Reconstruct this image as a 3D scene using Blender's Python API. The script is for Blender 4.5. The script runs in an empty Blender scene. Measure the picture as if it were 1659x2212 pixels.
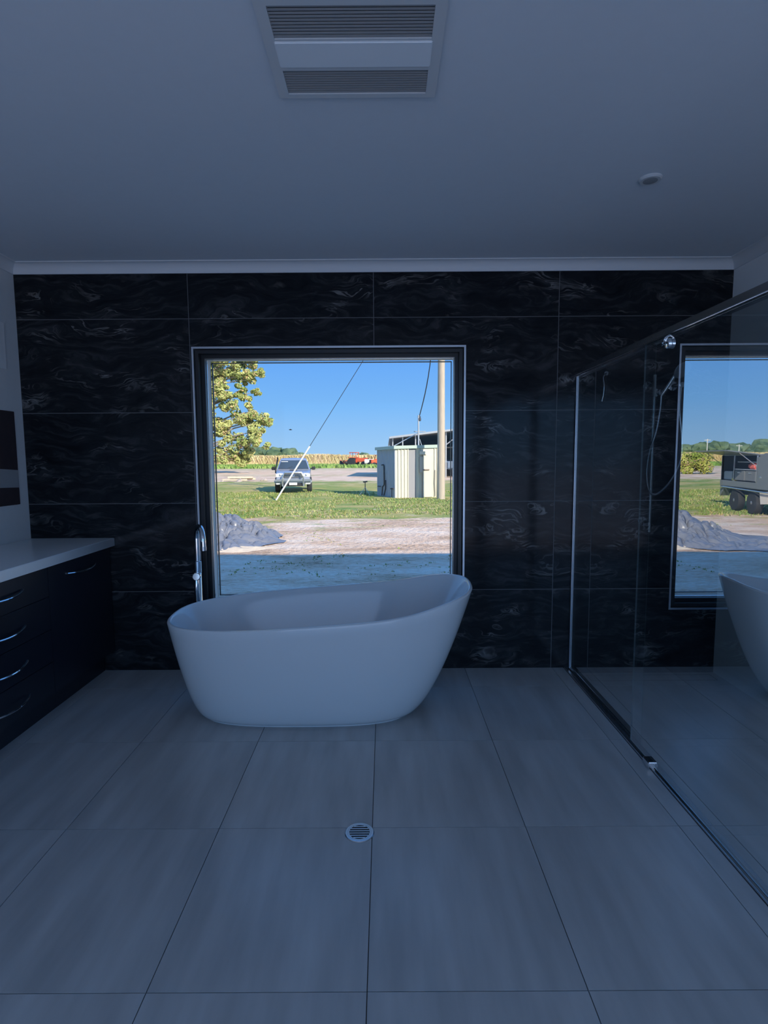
import bpy, bmesh, math, random
from mathutils import Vector, Matrix, noise

random.seed(7)
S = bpy.context.scene
COL = S.collection
PI = math.pi

# ------------------------------------------------------------------ camera
def make_camera():
    f, cx, cy, cz, p, y, r = 1196.6, 0.0625, -3.6953, 1.4393, 0.0961, 0.0010, -0.0064
    cp, sp = math.cos(p), math.sin(p)
    Rz = Matrix.Rotation(y, 3, 'Z')
    fwd, up, rt = Rz @ Vector((0, cp, -sp)), Rz @ Vector((0, sp, cp)), Rz @ Vector((1, 0, 0))
    c, s = math.cos(r), math.sin(r)
    rt, up = c * rt + s * up, -s * rt + c * up
    cam = bpy.data.cameras.new('camera')
    cam.sensor_fit = 'HORIZONTAL'
    cam.sensor_width = 36.0
    cam.lens = 36.0 * f / 1659.0
    cam.clip_start = 0.05
    cam.clip_end = 2000
    o = bpy.data.objects.new('camera', cam)
    M = Matrix((rt, up, -fwd)).transposed().to_4x4()
    M.translation = (cx, cy, cz)
    o.matrix_world = M
    COL.objects.link(o)
    S.camera = o
make_camera()

# ------------------------------------------------------------------ sky, sun, daylight, exposure
W = bpy.data.worlds.new('sky')
S.world = W
W.use_nodes = True
nt = W.node_tree
nt.nodes.clear()
wo = nt.nodes.new('ShaderNodeOutputWorld')
bg = nt.nodes.new('ShaderNodeBackground')
tc = nt.nodes.new('ShaderNodeTexCoord')
sx = nt.nodes.new('ShaderNodeSeparateXYZ')
rp = nt.nodes.new('ShaderNodeValToRGB')
nt.links.new(tc.outputs['Generated'], sx.inputs[0])
nt.links.new(sx.outputs['Z'], rp.inputs[0])
nt.links.new(rp.outputs[0], bg.inputs[0])
nt.links.new(bg.outputs[0], wo.inputs[0])
e = rp.color_ramp.elements
e[0].position, e[0].color = 0.0, (0.38, 0.62, 0.90, 1)
e[1].position, e[1].color = 0.20, (0.12, 0.38, 0.96, 1)
q = e.new(0.09); q.color = (0.21, 0.50, 0.95, 1)
q = e.new(1.0); q.color = (0.12, 0.36, 0.92, 1)
bg.inputs[1].default_value = 1.0

SUN_TO = Vector((0.62 * math.cos(math.radians(28)), -0.785 * math.cos(math.radians(28)), math.sin(math.radians(28))))
sl = bpy.data.lights.new('sun', 'SUN')
sl.energy = 6.0
sl.color = (1.0, 0.90, 0.76)
sl.angle = math.radians(0.6)
so = bpy.data.objects.new('sun', sl)
so.rotation_euler = SUN_TO.to_track_quat('Z', 'Y').to_euler()
so.location = (10, -12, 14)
COL.objects.link(so)

# daylight entering through the wide glazed opening in the wall behind the camera
al = bpy.data.lights.new('rear_daylight', 'AREA')
al.shape = 'RECTANGLE'
al.size, al.size_y = 3.0, 2.25
al.energy = 32
al.color = (0.25, 0.53, 1.0)
ao = bpy.data.objects.new('rear_daylight', al)
ao.location = (-0.05, -5.17, 1.2)
ao.rotation_euler = (math.radians(90), 0, 0)
COL.objects.link(ao)

S.view_settings.view_transform = 'Standard'
S.view_settings.look = 'None'
S.view_settings.exposure = 0.0
S.view_settings.gamma = 1.0
S.view_settings.use_curve_mapping = False

# ------------------------------------------------------------------ materials
MATS = {}
def new_mat(name):
    m = bpy.data.materials.new(name)
    m.use_nodes = True
    n = m.node_tree
    return m, n, n.nodes['Principled BSDF']

def pm(name, col, rough=0.5, metal=0.0, var=0.08, scale=6.0, bump=0.0, spec=0.5, stretch=(1, 1, 1), coat=0.0):
    """principled material whose colour varies a little through a noise texture"""
    if name in MATS:
        return MATS[name]
    m, n, b = new_mat(name)
    t = n.nodes.new('ShaderNodeTexCoord')
    mp = n.nodes.new('ShaderNodeMapping')
    mp.inputs['Scale'].default_value = stretch
    nz = n.nodes.new('ShaderNodeTexNoise')
    nz.inputs['Scale'].default_value = scale
    nz.inputs['Detail'].default_value = 4
    mx = n.nodes.new('ShaderNodeMix')
    mx.data_type = 'RGBA'
    mx.inputs[6].default_value = tuple(c * (1 - var) for c in col) + (1,)
    mx.inputs[7].default_value = tuple(min(1, c * (1 + var)) for c in col) + (1,)
    L = n.links.new
    L(t.outputs['Object'], mp.inputs[0]); L(mp.outputs[0], nz.inputs['Vector'])
    L(nz.outputs['Fac'], mx.inputs[0]); L(mx.outputs[2], b.inputs['Base Color'])
    b.inputs['Roughness'].default_value = rough
    b.inputs['Metallic'].default_value = metal
    b.inputs['Specular IOR Level'].default_value = spec
    b.inputs['Coat Weight'].default_value = coat
    if bump:
        bp = n.nodes.new('ShaderNodeBump')
        bp.inputs['Strength'].default_value = bump
        bp.inputs['Distance'].default_value = 0.02
        L(nz.outputs['Fac'], bp.inputs['Height']); L(bp.outputs[0], b.inputs['Normal'])
    MATS[name] = m
    return m

def glass_mat(name, f0, tint=(1, 1, 1)):
    """thin sheet: transparent mixed with a mirror by Schlick reflectance"""
    m, n, b = new_mat(name)
    n.nodes.remove(b)
    out = n.nodes['Material Output']
    tr = n.nodes.new('ShaderNodeBsdfTransparent'); tr.inputs[0].default_value = tuple(tint) + (1,)
    gl = n.nodes.new('ShaderNodeBsdfGlossy'); gl.inputs['Roughness'].default_value = 0.0
    gl.inputs['Color'].default_value = (0.95, 0.98, 1, 1)
    lw = n.nodes.new('ShaderNodeLayerWeight'); lw.inputs['Blend'].default_value = 0.5
    pw = n.nodes.new('ShaderNodeMath'); pw.operation = 'POWER'; pw.inputs[1].default_value = 5.0
    ml = n.nodes.new('ShaderNodeMath'); ml.operation = 'MULTIPLY_ADD'
    ml.inputs[1].default_value = 1 - f0; ml.inputs[2].default_value = f0
    mx = n.nodes.new('ShaderNodeMixShader')
    L = n.links.new
    L(lw.outputs['Facing'], pw.inputs[0]); L(pw.outputs[0], ml.inputs[0]); L(ml.outputs[0], mx.inputs[0])
    L(tr.outputs[0], mx.inputs[1]); L(gl.outputs[0], mx.inputs[2]); L(mx.outputs[0], out.inputs[0])
    MATS[name] = m
    return m

def marble_mat():
    m, n, b = new_mat('black_marble')
    N, L = n.nodes.new, n.links.new
    t = N('ShaderNodeTexCoord'); oi = N('ShaderNodeObjectInfo')
    mul = N('ShaderNodeVectorMath'); mul.operation = 'SCALE'; mul.inputs[0].default_value = (31, 17, 23)
    L(oi.outputs['Random'], mul.inputs['Scale'])
    add = N('ShaderNodeVectorMath'); add.operation = 'ADD'
    L(t.outputs['Object'], add.inputs[0]); L(mul.outputs[0], add.inputs[1])
    mp = N('ShaderNodeMapping'); mp.inputs['Scale'].default_value = (1.0, 1.0, 1.9)
    L(add.outputs[0], mp.inputs[0])
    # swirl the coordinates
    n1 = N('ShaderNodeTexNoise'); n1.inputs['Scale'].default_value = 2.2; n1.inputs['Detail'].default_value = 3
    L(mp.outputs[0], n1.inputs['Vector'])
    sub = N('ShaderNodeVectorMath'); sub.operation = 'SUBTRACT'; sub.inputs[1].default_value = (.5, .5, .5)
    L(n1.outputs['Color'], sub.inputs[0])
    sc = N('ShaderNodeVectorMath'); sc.operation = 'SCALE'; sc.inputs['Scale'].default_value = 0.75
    L(sub.outputs[0], sc.inputs[0])
    ad2 = N('ShaderNodeVectorMath'); ad2.operation = 'ADD'
    L(mp.outputs[0], ad2.inputs[0]); L(sc.outputs[0], ad2.inputs[1])
    st = N('ShaderNodeMapping'); st.inputs['Scale'].default_value = (0.8, 0.8, 3.2)
    L(ad2.outputs[0], st.inputs[0])
    n2 = N('ShaderNodeTexNoise'); n2.inputs['Scale'].default_value = 4.5; n2.inputs['Detail'].default_value = 7; n2.inputs['Roughness'].default_value = 0.62
    L(st.outputs[0], n2.inputs['Vector'])
    r2 = N('ShaderNodeValToRGB'); E = r2.color_ramp.elements
    E[0].position, E[0].color = 0.30, (0.006, 0.007, 0.009, 1)
    E[1].position, E[1].color = 0.74, (0.050, 0.052, 0.056, 1)
    k = E.new(0.52); k.color = (0.016, 0.017, 0.020, 1)
    L(n2.outputs['Fac'], r2.inputs[0])
    # thin pale veins, only in patches
    n3 = N('ShaderNodeTexNoise'); n3.inputs['Scale'].default_value = 3.0; n3.inputs['Detail'].default_value = 4; n3.inputs['Distortion'].default_value = 1.2
    L(st.outputs[0], n3.inputs['Vector'])
    r3 = N('ShaderNodeValToRGB'); E = r3.color_ramp.elements
    E[0].position, E[0].color = 0.462, (0, 0, 0, 1)
    E[1].position, E[1].color = 0.538, (0, 0, 0, 1)
    k = E.new(0.5); k.color = (1, 1, 1, 1)
    L(n3.outputs['Fac'], r3.inputs[0])
    n4 = N('ShaderNodeTexNoise'); n4.inputs['Scale'].default_value = 3.3; n4.inputs['Detail'].default_value = 2
    L(mp.outputs[0], n4.inputs['Vector'])
    r4 = N('ShaderNodeValToRGB'); E = r4.color_ramp.elements
    E[0].position, E[0].color = 0.53, (0, 0, 0, 1)
    E[1].position, E[1].color = 0.70, (1, 1, 1, 1)
    L(n4.outputs['Fac'], r4.inputs[0])
    mm = N('ShaderNodeMath'); mm.operation = 'MULTIPLY'
    L(r3.outputs[0], mm.inputs[0]); L(r4.outputs[0], mm.inputs[1])
    mx = N('ShaderNodeMix'); mx.data_type = 'RGBA'
    mx.inputs[7].default_value = (0.19, 0.185, 0.18, 1)
    L(mm.outputs[0], mx.inputs[0]); L(r2.outputs[0], mx.inputs[6]); L(mx.outputs[2], b.inputs['Base Color'])
    b.inputs['Roughness'].default_value = 0.11
    b.inputs['Specular IOR Level'].default_value = 0.16
    return m

def floor_mat():
    m, n, b = new_mat('greige_floor_tile')
    N, L = n.nodes.new, n.links.new
    t = N('ShaderNodeTexCoord'); oi = N('ShaderNodeObjectInfo')
    mul = N('ShaderNodeVectorMath'); mul.operation = 'SCALE'; mul.inputs[0].default_value = (31, 17, 23)
    L(oi.outputs['Random'], mul.inputs['Scale'])
    add = N('ShaderNodeVectorMath'); add.operation = 'ADD'
    L(t.outputs['Object'], add.inputs[0]); L(mul.outputs[0], add.inputs[1])
    mp = N('ShaderNodeMapping'); mp.inputs['Scale'].default_value = (9.0, 1.3, 1.0)
    L(add.outputs[0], mp.inputs[0])
    n2 = N('ShaderNodeTexNoise'); n2.inputs['Scale'].default_value = 1.4; n2.inputs['Detail'].default_value = 5
    L(mp.outputs[0], n2.inputs['Vector'])
    r2 = N('ShaderNodeValToRGB'); E = r2.color_ramp.elements
    E[0].position, E[0].color = 0.30, (0.375, 0.377, 0.380, 1)
    E[1].position, E[1].color = 0.72, (0.50, 0.505, 0.512, 1)
    L(n2.outputs['Fac'], r2.inputs[0]); L(r2.outputs[0], b.inputs['Base Color'])
    n5 = N('ShaderNodeTexNoise'); n5.inputs['Scale'].default_value = 120
    L(t.outputs['Object'], n5.inputs['Vector'])
    bp = N('ShaderNodeBump'); bp.inputs['Strength'].default_value = 0.06; bp.inputs['Distance'].default_value = 0.002
    L(n5.outputs['Fac'], bp.inputs['Height']); L(bp.outputs[0], b.inputs['Normal'])
    b.inputs['Roughness'].default_value = 0.30
    b.inputs['Specular IOR Level'].default_value = 0.45
    return m

def ground_mat():
    """sand, dry grass and green grass laid out by where they lie in the yard"""
    m, n, b = new_mat('yard_ground')
    N, L = n.nodes.new, n.links.new
    g = N('ShaderNodeNewGeometry')
    s = N('ShaderNodeSeparateXYZ'); L(g.outputs['Position'], s.inputs[0])
    def nz(scale, detail=4, stretch=(1, 1, 1), seed=0):
        mp = N('ShaderNodeMapping'); mp.inputs['Scale'].default_value = stretch; mp.inputs['Location'].default_value = (seed, seed * .7, 0)
        L(g.outputs['Position'], mp.inputs[0])
        x = N('ShaderNodeTexNoise'); x.inputs['Scale'].default_value = scale; x.inputs['Detail'].default_value = detail
        x.inputs['Roughness'].default_value = 0.6
        L(mp.outputs[0], x.inputs['Vector'])
        return x.outputs['Fac']
    def math_(op, a, c):
        x = N('ShaderNodeMath'); x.operation = op
        for i, v in enumerate((a, c)):
            if isinstance(v, (int, float)): x.inputs[i].default_value = v
            else: L(v, x.inputs[i])
        return x.outputs[0]
    def ramp(f, pts):
        x = N('ShaderNodeValToRGB'); E = x.color_ramp.elements
        while len(E) > 1: E.remove(E[0])
        E[0].position = pts[0][0]; E[0].color = pts[0][1]
        for p, c in pts[1:]:
            k = E.new(p); k.color = c
        L(f, x.inputs[0])
        return x.outputs[0]
    def v(a): return (a, a, a, 1)
    yy = math_('ADD', s.outputs['Y'], math_('MULTIPLY', math_('SUBTRACT', nz(0.25, 3, (0.6, 1.6, 1)), 0.5), 9.0))
    yn = math_('DIVIDE', yy, 120.0)
    # how much grass grows at each distance from the house
    bias = ramp(yn, [(0.0, v(.28)), (6.5 / 120, v(.32)), (9.5 / 120, v(.36)), (12.5 / 120, v(.62)), (22 / 120, v(.72)),
                     (30 / 120, v(.62)), (36 / 120, v(.55)), (42 / 120, v(.30)), (52 / 120, v(.46)), (62 / 120, v(.36)), (100 / 120, v(.55))])
    gn = math_('ADD', math_('MULTIPLY', nz(1.6, 6, (0.6, 1.5, 1), 3), 0.8), math_('MULTIPLY', nz(14, 3, (.7, 1.4, 1), 5), 0.2))
    mask = ramp(math_('ADD', gn, math_('SUBTRACT', bias, 0.5)), [(0.44, v(0)), (0.56, v(1))])
    green = ramp(math_('ADD', nz(0.35, 3, (.7, 1.4, 1), 9), math_('MULTIPLY', math_('SUBTRACT', nz(9, 4, (.5, 1.6, 1), 2), .5), .5)),
                 [(0.38, (0.60, 0.48, 0.20, 1)), (0.50, (0.42, 0.42, 0.13, 1)), (0.64, (0.20, 0.33, 0.08, 1))])
    sand = ramp(math_('ADD', math_('MULTIPLY', nz(0.8, 5, (.6, 1.5, 1), 4), .6), math_('MULTIPLY', nz(16, 4, (.6, 1.6, 1), 6), .4)),
                [(0.36, (0.46, 0.30, 0.19, 1)), (0.47, (0.83, 0.58, 0.41, 1)), (0.58, (0.99, 0.81, 0.65, 1))])
    mx = N('ShaderNodeMix'); mx.data_type = 'RGBA'
    L(mask, mx.inputs[0]); L(sand, mx.inputs[6]); L(green, mx.inputs[7]); L(mx.outputs[2], b.inputs['Base Color'])
    bp = N('ShaderNodeBump'); bp.inputs['Strength'].default_value = 1.0; bp.inputs['Distance'].default_value = 0.09
    L(nz(9, 6, (1, 1, 1), 8), bp.inputs['Height']); L(bp.outputs[0], b.inputs['Normal'])
    b.inputs['Roughness'].default_value = 0.95
    b.inputs['Specular IOR Level'].default_value = 0.1
    return m

def leaf_mat(name, c0, c1, scale=0.6):
    m, n, b = new_mat(name)
    N, L = n.nodes.new, n.links.new
    g = N('ShaderNodeNewGeometry')
    x = N('ShaderNodeTexNoise'); x.inputs['Scale'].default_value = scale; x.inputs['Detail'].default_value = 5
    L(g.outputs['Position'], x.inputs['Vector'])
    r = N('ShaderNodeValToRGB'); E = r.color_ramp.elements
    E[0].position, E[0].color = 0.35, tuple(c0) + (1,)
    E[1].position, E[1].color = 0.65, tuple(c1) + (1,)
    L(x.outputs['Fac'], r.inputs[0]); L(r.outputs[0], b.inputs['Base Color'])
    b.inputs['Roughness'].default_value = 0.7
    b.inputs['Specular IOR Level'].default_value = 0.2
    MATS[name] = m
    return m

M_TILE = marble_mat()
M_FLOOR = floor_mat()
M_GROUND = ground_mat()
M_PAINT = pm('white_wall_paint', (0.70, 0.71, 0.72), 0.75, var=0.02, scale=30, bump=0.02)
M_CEIL = pm('white_ceiling_paint', (0.70, 0.73, 0.77), 0.85, var=0.02, scale=20)
M_CORN = pm('cornice_paint', (0.70, 0.71, 0.73), 0.6, var=0.02)
M_GROUT = pm('grey_grout', (0.15, 0.155, 0.16), 0.9, var=0.1, scale=40)
M_FGROUT = pm('floor_grout', (0.13, 0.12, 0.11), 0.9, var=0.1, scale=40)
M_ACRYL = pm('gloss_white_acrylic', (0.73, 0.74, 0.75), 0.09, var=0.01)
M_CHROME = pm('chrome', (0.82, 0.83, 0.85), 0.08, 1.0, var=0.02)
M_STEEL = pm('brushed_steel', (0.62, 0.63, 0.65), 0.25, 1.0, var=0.08, scale=60)
M_ALU = pm('tile_trim_aluminium', (0.55, 0.56, 0.60), 0.35, 0.8, var=0.05)
M_BLACK = pm('black_powder_coat', (0.012, 0.012, 0.014), 0.35, var=0.1)
M_DARK = pm('dark_void', (0.01, 0.01, 0.012), 0.9, var=0.1)
M_NAVY = pm('dark_navy_laminate', (0.014, 0.015, 0.024), 0.30, var=0.08, scale=3)
M_STONE = pm('pale_stone_top', (0.82, 0.83, 0.84), 0.22, var=0.05, scale=60)
M_GLASS = glass_mat('window_glass', 0.006, (0.985, 0.992, 0.99))
M_BOOST = glass_mat('boosted_mirror_glass', 0.61, (0.90, 0.96, 0.96))  # mirror share raised far above plain glass to brighten the reflected yard
M_CLEAR = glass_mat('clear_glass', 0.004, (0.97, 0.99, 0.98))
M_GEDGE = pm('polished_glass_edge', (0.17, 0.23, 0.24), 0.2, var=0.05)

# ------------------------------------------------------------------ mesh helpers
class MB:
    def __init__(s):
        s.v, s.f, s.m = [], [], []
    def add(s, vs, fs, mi=0):
        b = len(s.v)
        s.v += [tuple(q) for q in vs]
        s.f += [tuple(i + b for i in f) for f in fs]
        s.m += [mi] * len(fs)
        return s
    def box(s, x0, x1, y0, y1, z0, z1, mi=0):
        return s.add([(x0, y0, z0), (x1, y0, z0), (x1, y1, z0), (x0, y1, z0), (x0, y0, z1), (x1, y0, z1), (x1, y1, z1), (x0, y1, z1)],
                     [(0, 3, 2, 1), (4, 5, 6, 7), (0, 1, 5, 4), (1, 2, 6, 5), (2, 3, 7, 6), (3, 0, 4, 7)], mi)
    def bbox(s, x0, x1, y0, y1, z0, z1, b=0.003):
        """box with chamfered edges"""
        bm = bmesh.new()
        r = bmesh.ops.create_cube(bm, size=1)
        for q in bm.verts:
            q.co = Vector(((x0 + x1) / 2 + q.co.x * (x1 - x0), (y0 + y1) / 2 + q.co.y * (y1 - y0), (z0 + z1) / 2 + q.co.z * (z1 - z0)))
        bmesh.ops.bevel(bm, geom=list(bm.edges), offset=b, segments=2, affect='EDGES')
        s.bm(bm)
        return s
    def bm(s, bm, mi=0):
        bm.verts.ensure_lookup_table(); bm.verts.index_update()
        s.add([q.co[:] for q in bm.verts], [[q.index for q in f.verts] for f in bm.faces], mi)
        bm.free()
    def rings(s, rs, closed=True, cap0=True, cap1=True, mi=0):
        n = len(rs[0]); vs = [p for r in rs for p in r]; fs = []
        for i in range(len(rs) - 1):
            for j in range(n if closed else n - 1):
                k = (j + 1) % n
                fs.append((i * n + j, i * n + k, (i + 1) * n + k, (i + 1) * n + j))
        if cap0: fs.append(tuple(range(n - 1, -1, -1)))
        if cap1: fs.append(tuple((len(rs) - 1) * n + j for j in range(n)))
        return s.add(vs, fs, mi)
    def tube(s, pts, r, n=10, mi=0, caps=True):
        pts = [Vector(p) for p in pts]
        rr = r if isinstance(r, (list, tuple)) else [r] * len(pts)
        rs = []; up = None
        for i, p in enumerate(pts):
            d = (pts[min(i + 1, len(pts) - 1)] - pts[max(i - 1, 0)])
            d = d.normalized() if d.length > 1e-9 else Vector((0, 0, 1))
            if up is None:
                up = Vector((0, 0, 1)) if abs(d.z) < 0.9 else Vector((1, 0, 0))
            a = d.cross(up).normalized(); c = a.cross(d).normalized(); up = c
            rs.append([p + rr[i] * (math.cos(2 * PI * k / n) * a + math.sin(2 * PI * k / n) * c) for k in range(n)])
        return s.rings(rs, True, caps, caps, mi)
    def lathe(s, prof, c=(0, 0, 0), axis=(0, 0, 1), n=24, mi=0, caps=True):
        ax = Vector(axis).normalized(); c = Vector(c)
        u = ax.cross(Vector((0, 0, 1)) if abs(ax.z) < 0.9 else Vector((1, 0, 0))).normalized(); w = ax.cross(u)
        rs = [[c + ax * h + r * (math.cos(2 * PI * k / n) * u + math.sin(2 * PI * k / n) * w) for k in range(n)] for r, h in prof]
        return s.rings(rs, True, caps, caps, mi)
    def prism(s, poly, axis, a, b, mi=0):
        """extrude a 2D polygon along an axis from a to b"""
        def pt(p, t):
            return {'x': (t, p[0], p[1]), 'y': (p[0], t, p[1]), 'z': (p[0], p[1], t)}[axis]
        n = len(poly)
        vs = [pt(p, a) for p in poly] + [pt(p, b) for p in poly]
        fs = [tuple(range(n)), tuple(range(2 * n - 1, n - 1, -1))] + [(i, i + n, (i + 1) % n + n, (i + 1) % n) for i in range(n)]
        return s.add(vs, fs, mi)
    def build(s, name, mat, parent=None, smooth=False, loc=None, fix=True):
        me = bpy.data.meshes.new(name)
        me.from_pydata(s.v, [], s.f)
        for k in (mat if isinstance(mat, (list, tuple)) else [mat]):
            me.materials.append(k)
        if any(s.m):
            me.polygons.foreach_set('material_index', s.m)
        if fix:
            bm = bmesh.new(); bm.from_mesh(me)
            bmesh.ops.recalc_face_normals(bm, faces=bm.faces)
            bm.to_mesh(me); bm.free()
        if smooth:
            me.polygons.foreach_set('use_smooth', [True] * len(me.polygons))
            try: me.set_sharp_from_angle(angle=math.radians(38))
            except Exception: pass
        me.update()
        o = bpy.data.objects.new(name, me)
        COL.objects.link(o)
        if parent is not None: o.parent = parent
        if loc is not None: o.location = loc
        return o

def tag(o, label=None, cat=None, group=None, kind=None):
    if label: o['label'] = label
    if cat: o['category'] = cat
    if group: o['group'] = group
    if kind: o['kind'] = kind
    return o
def thing(name, loc, label, cat, group=None, rotz=0.0):
    o = bpy.data.objects.new(name, None)
    o.empty_display_size = 0.1
    o.location = loc; o.rotation_euler = (0, 0, rotz)
    COL.objects.link(o)
    return tag(o, label, cat, group)
def copy_tree(o, parent=None):
    c = o.copy(); COL.objects.link(c); c.parent = parent
    for ch in list(o.children): copy_tree(ch, c)
    return c
def share(src, name, parent, loc):
    c = bpy.data.objects.new(name, src.data); COL.objects.link(c)
    c.parent = parent; c.location = loc
    return c
def arc(c, r, a0, a1, n, u, w):
    c, u, w = Vector(c), Vector(u), Vector(w)
    return [c + r * (math.cos(a0 + (a1 - a0) * i / n) * u + math.sin(a0 + (a1 - a0) * i / n) * w) for i in range(n + 1)]
def smoothpath(pts, n=6):
    P = [Vector(p) for p in pts]; out = []
    for i in range(len(P) - 1):
        p0, p1, p2, p3 = P[max(i - 1, 0)], P[i], P[i + 1], P[min(i + 2, len(P) - 1)]
        for k in range(n):
            t = k / n
            out.append(0.5 * ((2 * p1) + (p2 - p0) * t + (2 * p0 - 5 * p1 + 4 * p2 - p3) * t * t + (3 * p1 - p0 - 3 * p2 + p3) * t ** 3))
    out.append(P[-1])
    return out

# ------------------------------------------------------------------ room shell
XL, XR, YB, ZC = -2.32, 2.32, -5.2, 2.697
GX = 1.32                      # room face of the shower glass
WX0, WX1, WZ0, WZ1 = -1.178, 0.588, 0.415, 2.160   # hole for the window
G = -0.2                       # level of the yard

# floor slab, dropped a little in the shower
fb = MB()
fb.box(XL - .12, GX - .02, YB - .15, .15, -.2, -.006)
fb.box(GX - .02, XR + .12, YB - .15, .15, -.2, -.046)
floor = tag(fb.build('floor', M_FGROUT), 'greige stone-look tiled bathroom floor', None, None, 'structure')
TX, TY, fy0, g2 = 0.6, 0.6714, -0.9816, 0.0015
def clampbox(a, b, lo, hi): return max(a, lo), min(b, hi)
for i in range(-5, 5):
    for j in range(-2, 7):
        for (lo, hi, z) in ((XL, GX - .034, 0.0), (GX + .017, XR, -.04)):
            x0, x1 = clampbox(i * TX + .007, (i + 1) * TX + .007, lo, hi)
            y0, y1 = clampbox(fy0 - (j + 1) * TY, fy0 - j * TY, YB, 0)
            if x1 - x0 < .02 or y1 - y0 < .02: continue
            dx, dy = (x1 - x0) / 2 - g2, (y1 - y0) / 2 - g2
            MB().box(-dx, dx, -dy, dy, -.008, 0).build('floor_tile', M_FLOOR, floor, loc=((x0 + x1) / 2, (y0 + y1) / 2, z))

# window wall
wb = MB()
wb.box(XL - .12, WX0, .0012, .2, G, ZC + .2).box(WX1, XR + .12, .0012, .2, G, ZC + .2)
wb.box(WX0, WX1, .0012, .2, G, WZ0).box(WX0, WX1, .0012, .2, WZ1, ZC + .2)
wall = tag(wb.build('wall_back', M_GROUT), 'wall of large black marble tiles around the window', None, None, 'structure')
def minus(r, h):
    x0, x1, z0, z1 = r; a, b, c, d = h
    if b <= x0 or a >= x1 or d <= z0 or c >= z1: return [r]
    out = []
    if a > x0: out.append((x0, a, z0, z1))
    if b < x1: out.append((b, x1, z0, z1))
    X0, X1 = max(x0, a), min(x1, b)
    if c > z0: out.append((X0, X1, z0, c))
    if d < z1: out.append((X0, X1, d, z1))
    return out
HOLE = (WX0, WX1, WZ0, WZ1)
zr = [-.05, .55, 1.15, 1.75, 2.35, 2.68]
gw = 0.0021
for i in range(-2, 2):
    for j in range(5):
        x0, x1 = clampbox(i * 1.2, (i + 1) * 1.2, XL, XR)
        rs = minus((x0 + gw, x1 - gw, zr[j] + gw, zr[j + 1] - gw), HOLE)
        rs = [r for r in rs if r[1] - r[0] > .004 and r[3] - r[2] > .004]
        if not rs: continue
        cx, cz = (x0 + x1) / 2, (zr[j] + zr[j + 1]) / 2
        b = MB()
        for r in rs: b.box(r[0] - cx, r[1] - cx, 0, .008, r[2] - cz, r[3] - cz)
        b.build('wall_tile', M_TILE, wall, loc=(cx, 0, cz))

tag(MB().box(XL - .12, XL, YB, .012, G, ZC + .2).build('wall_left', M_PAINT), 'white painted wall behind the vanity', None, None, 'structure')
tag(MB().box(XR, XR + .12, YB, .012, G, ZC + .2).build('wall_right', pm('white_shower_paint', (.84, .85, .86), .7, var=.02)), 'white painted wall inside the shower', None, None, 'structure')
rb = MB()
rb.box(XL - .12, -1.6, YB - .12, YB, G, ZC + .2).box(1.5, XR + .12, YB - .12, YB, G, ZC + .2).box(-1.6, 1.5, YB - .12, YB, 2.38, ZC + .2)
tag(rb.build('wall_rear', M_PAINT), 'white wall behind the viewer with a wide glazed opening', None, None, 'structure')
tag(MB().box(XL - .12, XR + .12, YB - .12, .2, ZC, ZC + .2).build('ceiling', M_CEIL), 'flat white painted ceiling', None, None, 'structure')

# cove cornices
def cove(h, d, n=8):
    p = [(0, 0), (0, -h)]
    p += [(.006, -h)]
    for k in range(n + 1):
        a = PI / 2 * k / n
        p.append((d - (d - .006) * math.cos(a), -h + .008 + (h - .014) * math.sin(a)) if False else
                 (.006 + (d - .006) * (1 - math.cos(a)), -h + .006 + (h - .012) * math.sin(a)))
    p += [(d, 0)]
    return p
CV = cove(.064, .058)
tag(MB().prism([(-d, ZC + z) for d, z in CV], 'x', XL, XR).build('trim_1', M_CORN, smooth=True), 'white cove cornice above the black tiles', None, None, 'structure')
tag(MB().prism([(XL + d, ZC + z) for d, z in CV], 'y', YB, 0).build('trim_2', M_CORN, smooth=True), 'white cove cornice on the vanity wall', None, None, 'structure')
tag(MB().prism([(XR - d, ZC + z) for d, z in CV], 'y', YB, 0).build('trim_3', M_CORN, smooth=True), 'white cove cornice on the shower wall', None, None, 'structure')

# roof over the house: its ridge throws the shade on the yard
rf = MB()
rf.prism([(.6, 2.90), (.6, 3.04), (-2.0, 5.07), (-9.2, 3.0), (-9.2, 2.92), (-5.3, 2.92)], 'x', -9, 14)
tag(rf.build('roof', pm('roof_metal', (.45, .46, .48), .5)), 'pitched metal roof of the house', None, None, 'structure')

# ------------------------------------------------------------------ window
wf = MB()
fx0, fx1, fz0, fz1 = WX0 + .008, WX1 - .008, WZ0 + .008, WZ1 - .008
def frame(b, x0, x1, z0, z1, w, y0, y1, wb_=None):
    wb_ = wb_ or w
    b.box(x0, x0 + w, y0, y1, z0, z1).box(x1 - w, x1, y0, y1, z0, z1)
    b.box(x0 + w, x1 - w, y0, y1, z0, z0 + wb_).box(x0 + w, x1 - w, y0, y1, z1 - w, z1)
frame(wf, fx0, fx1, fz0, fz1, .022, .004, .055)
frame(wf, fx0, fx1, fz0, fz1, .046, .055, .105)
win = tag(wf.build('window_1', M_BLACK), 'large square black-framed picture window', None, None, 'structure')
tb = MB(); frame(tb, WX0 - .012, WX1 + .012, WZ0 - .012, WZ1 + .012, .0125, -.004, .03)
tb.build('tile_trim', M_ALU, win)
MB().box(fx0 + .03, fx1 - .03, .078, .084, fz0 + .03, fz1 - .03).build('pane', M_GLASS, win)
bb = MB(); frame(bb, fx0 + .040, fx1 - .040, fz0 + .040, fz1 - .040, .010, .088, .1005)
bb.build('glazing_bead', M_STEEL, win)
rv = MB(); frame(rv, WX0 - .01, WX1 + .01, WZ0 - .01, WZ1 + .01, .058, .105, .205)
rv.build('outer_reveal', pm('cream_reveal', (.86, .76, .66), .6), win)
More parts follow.
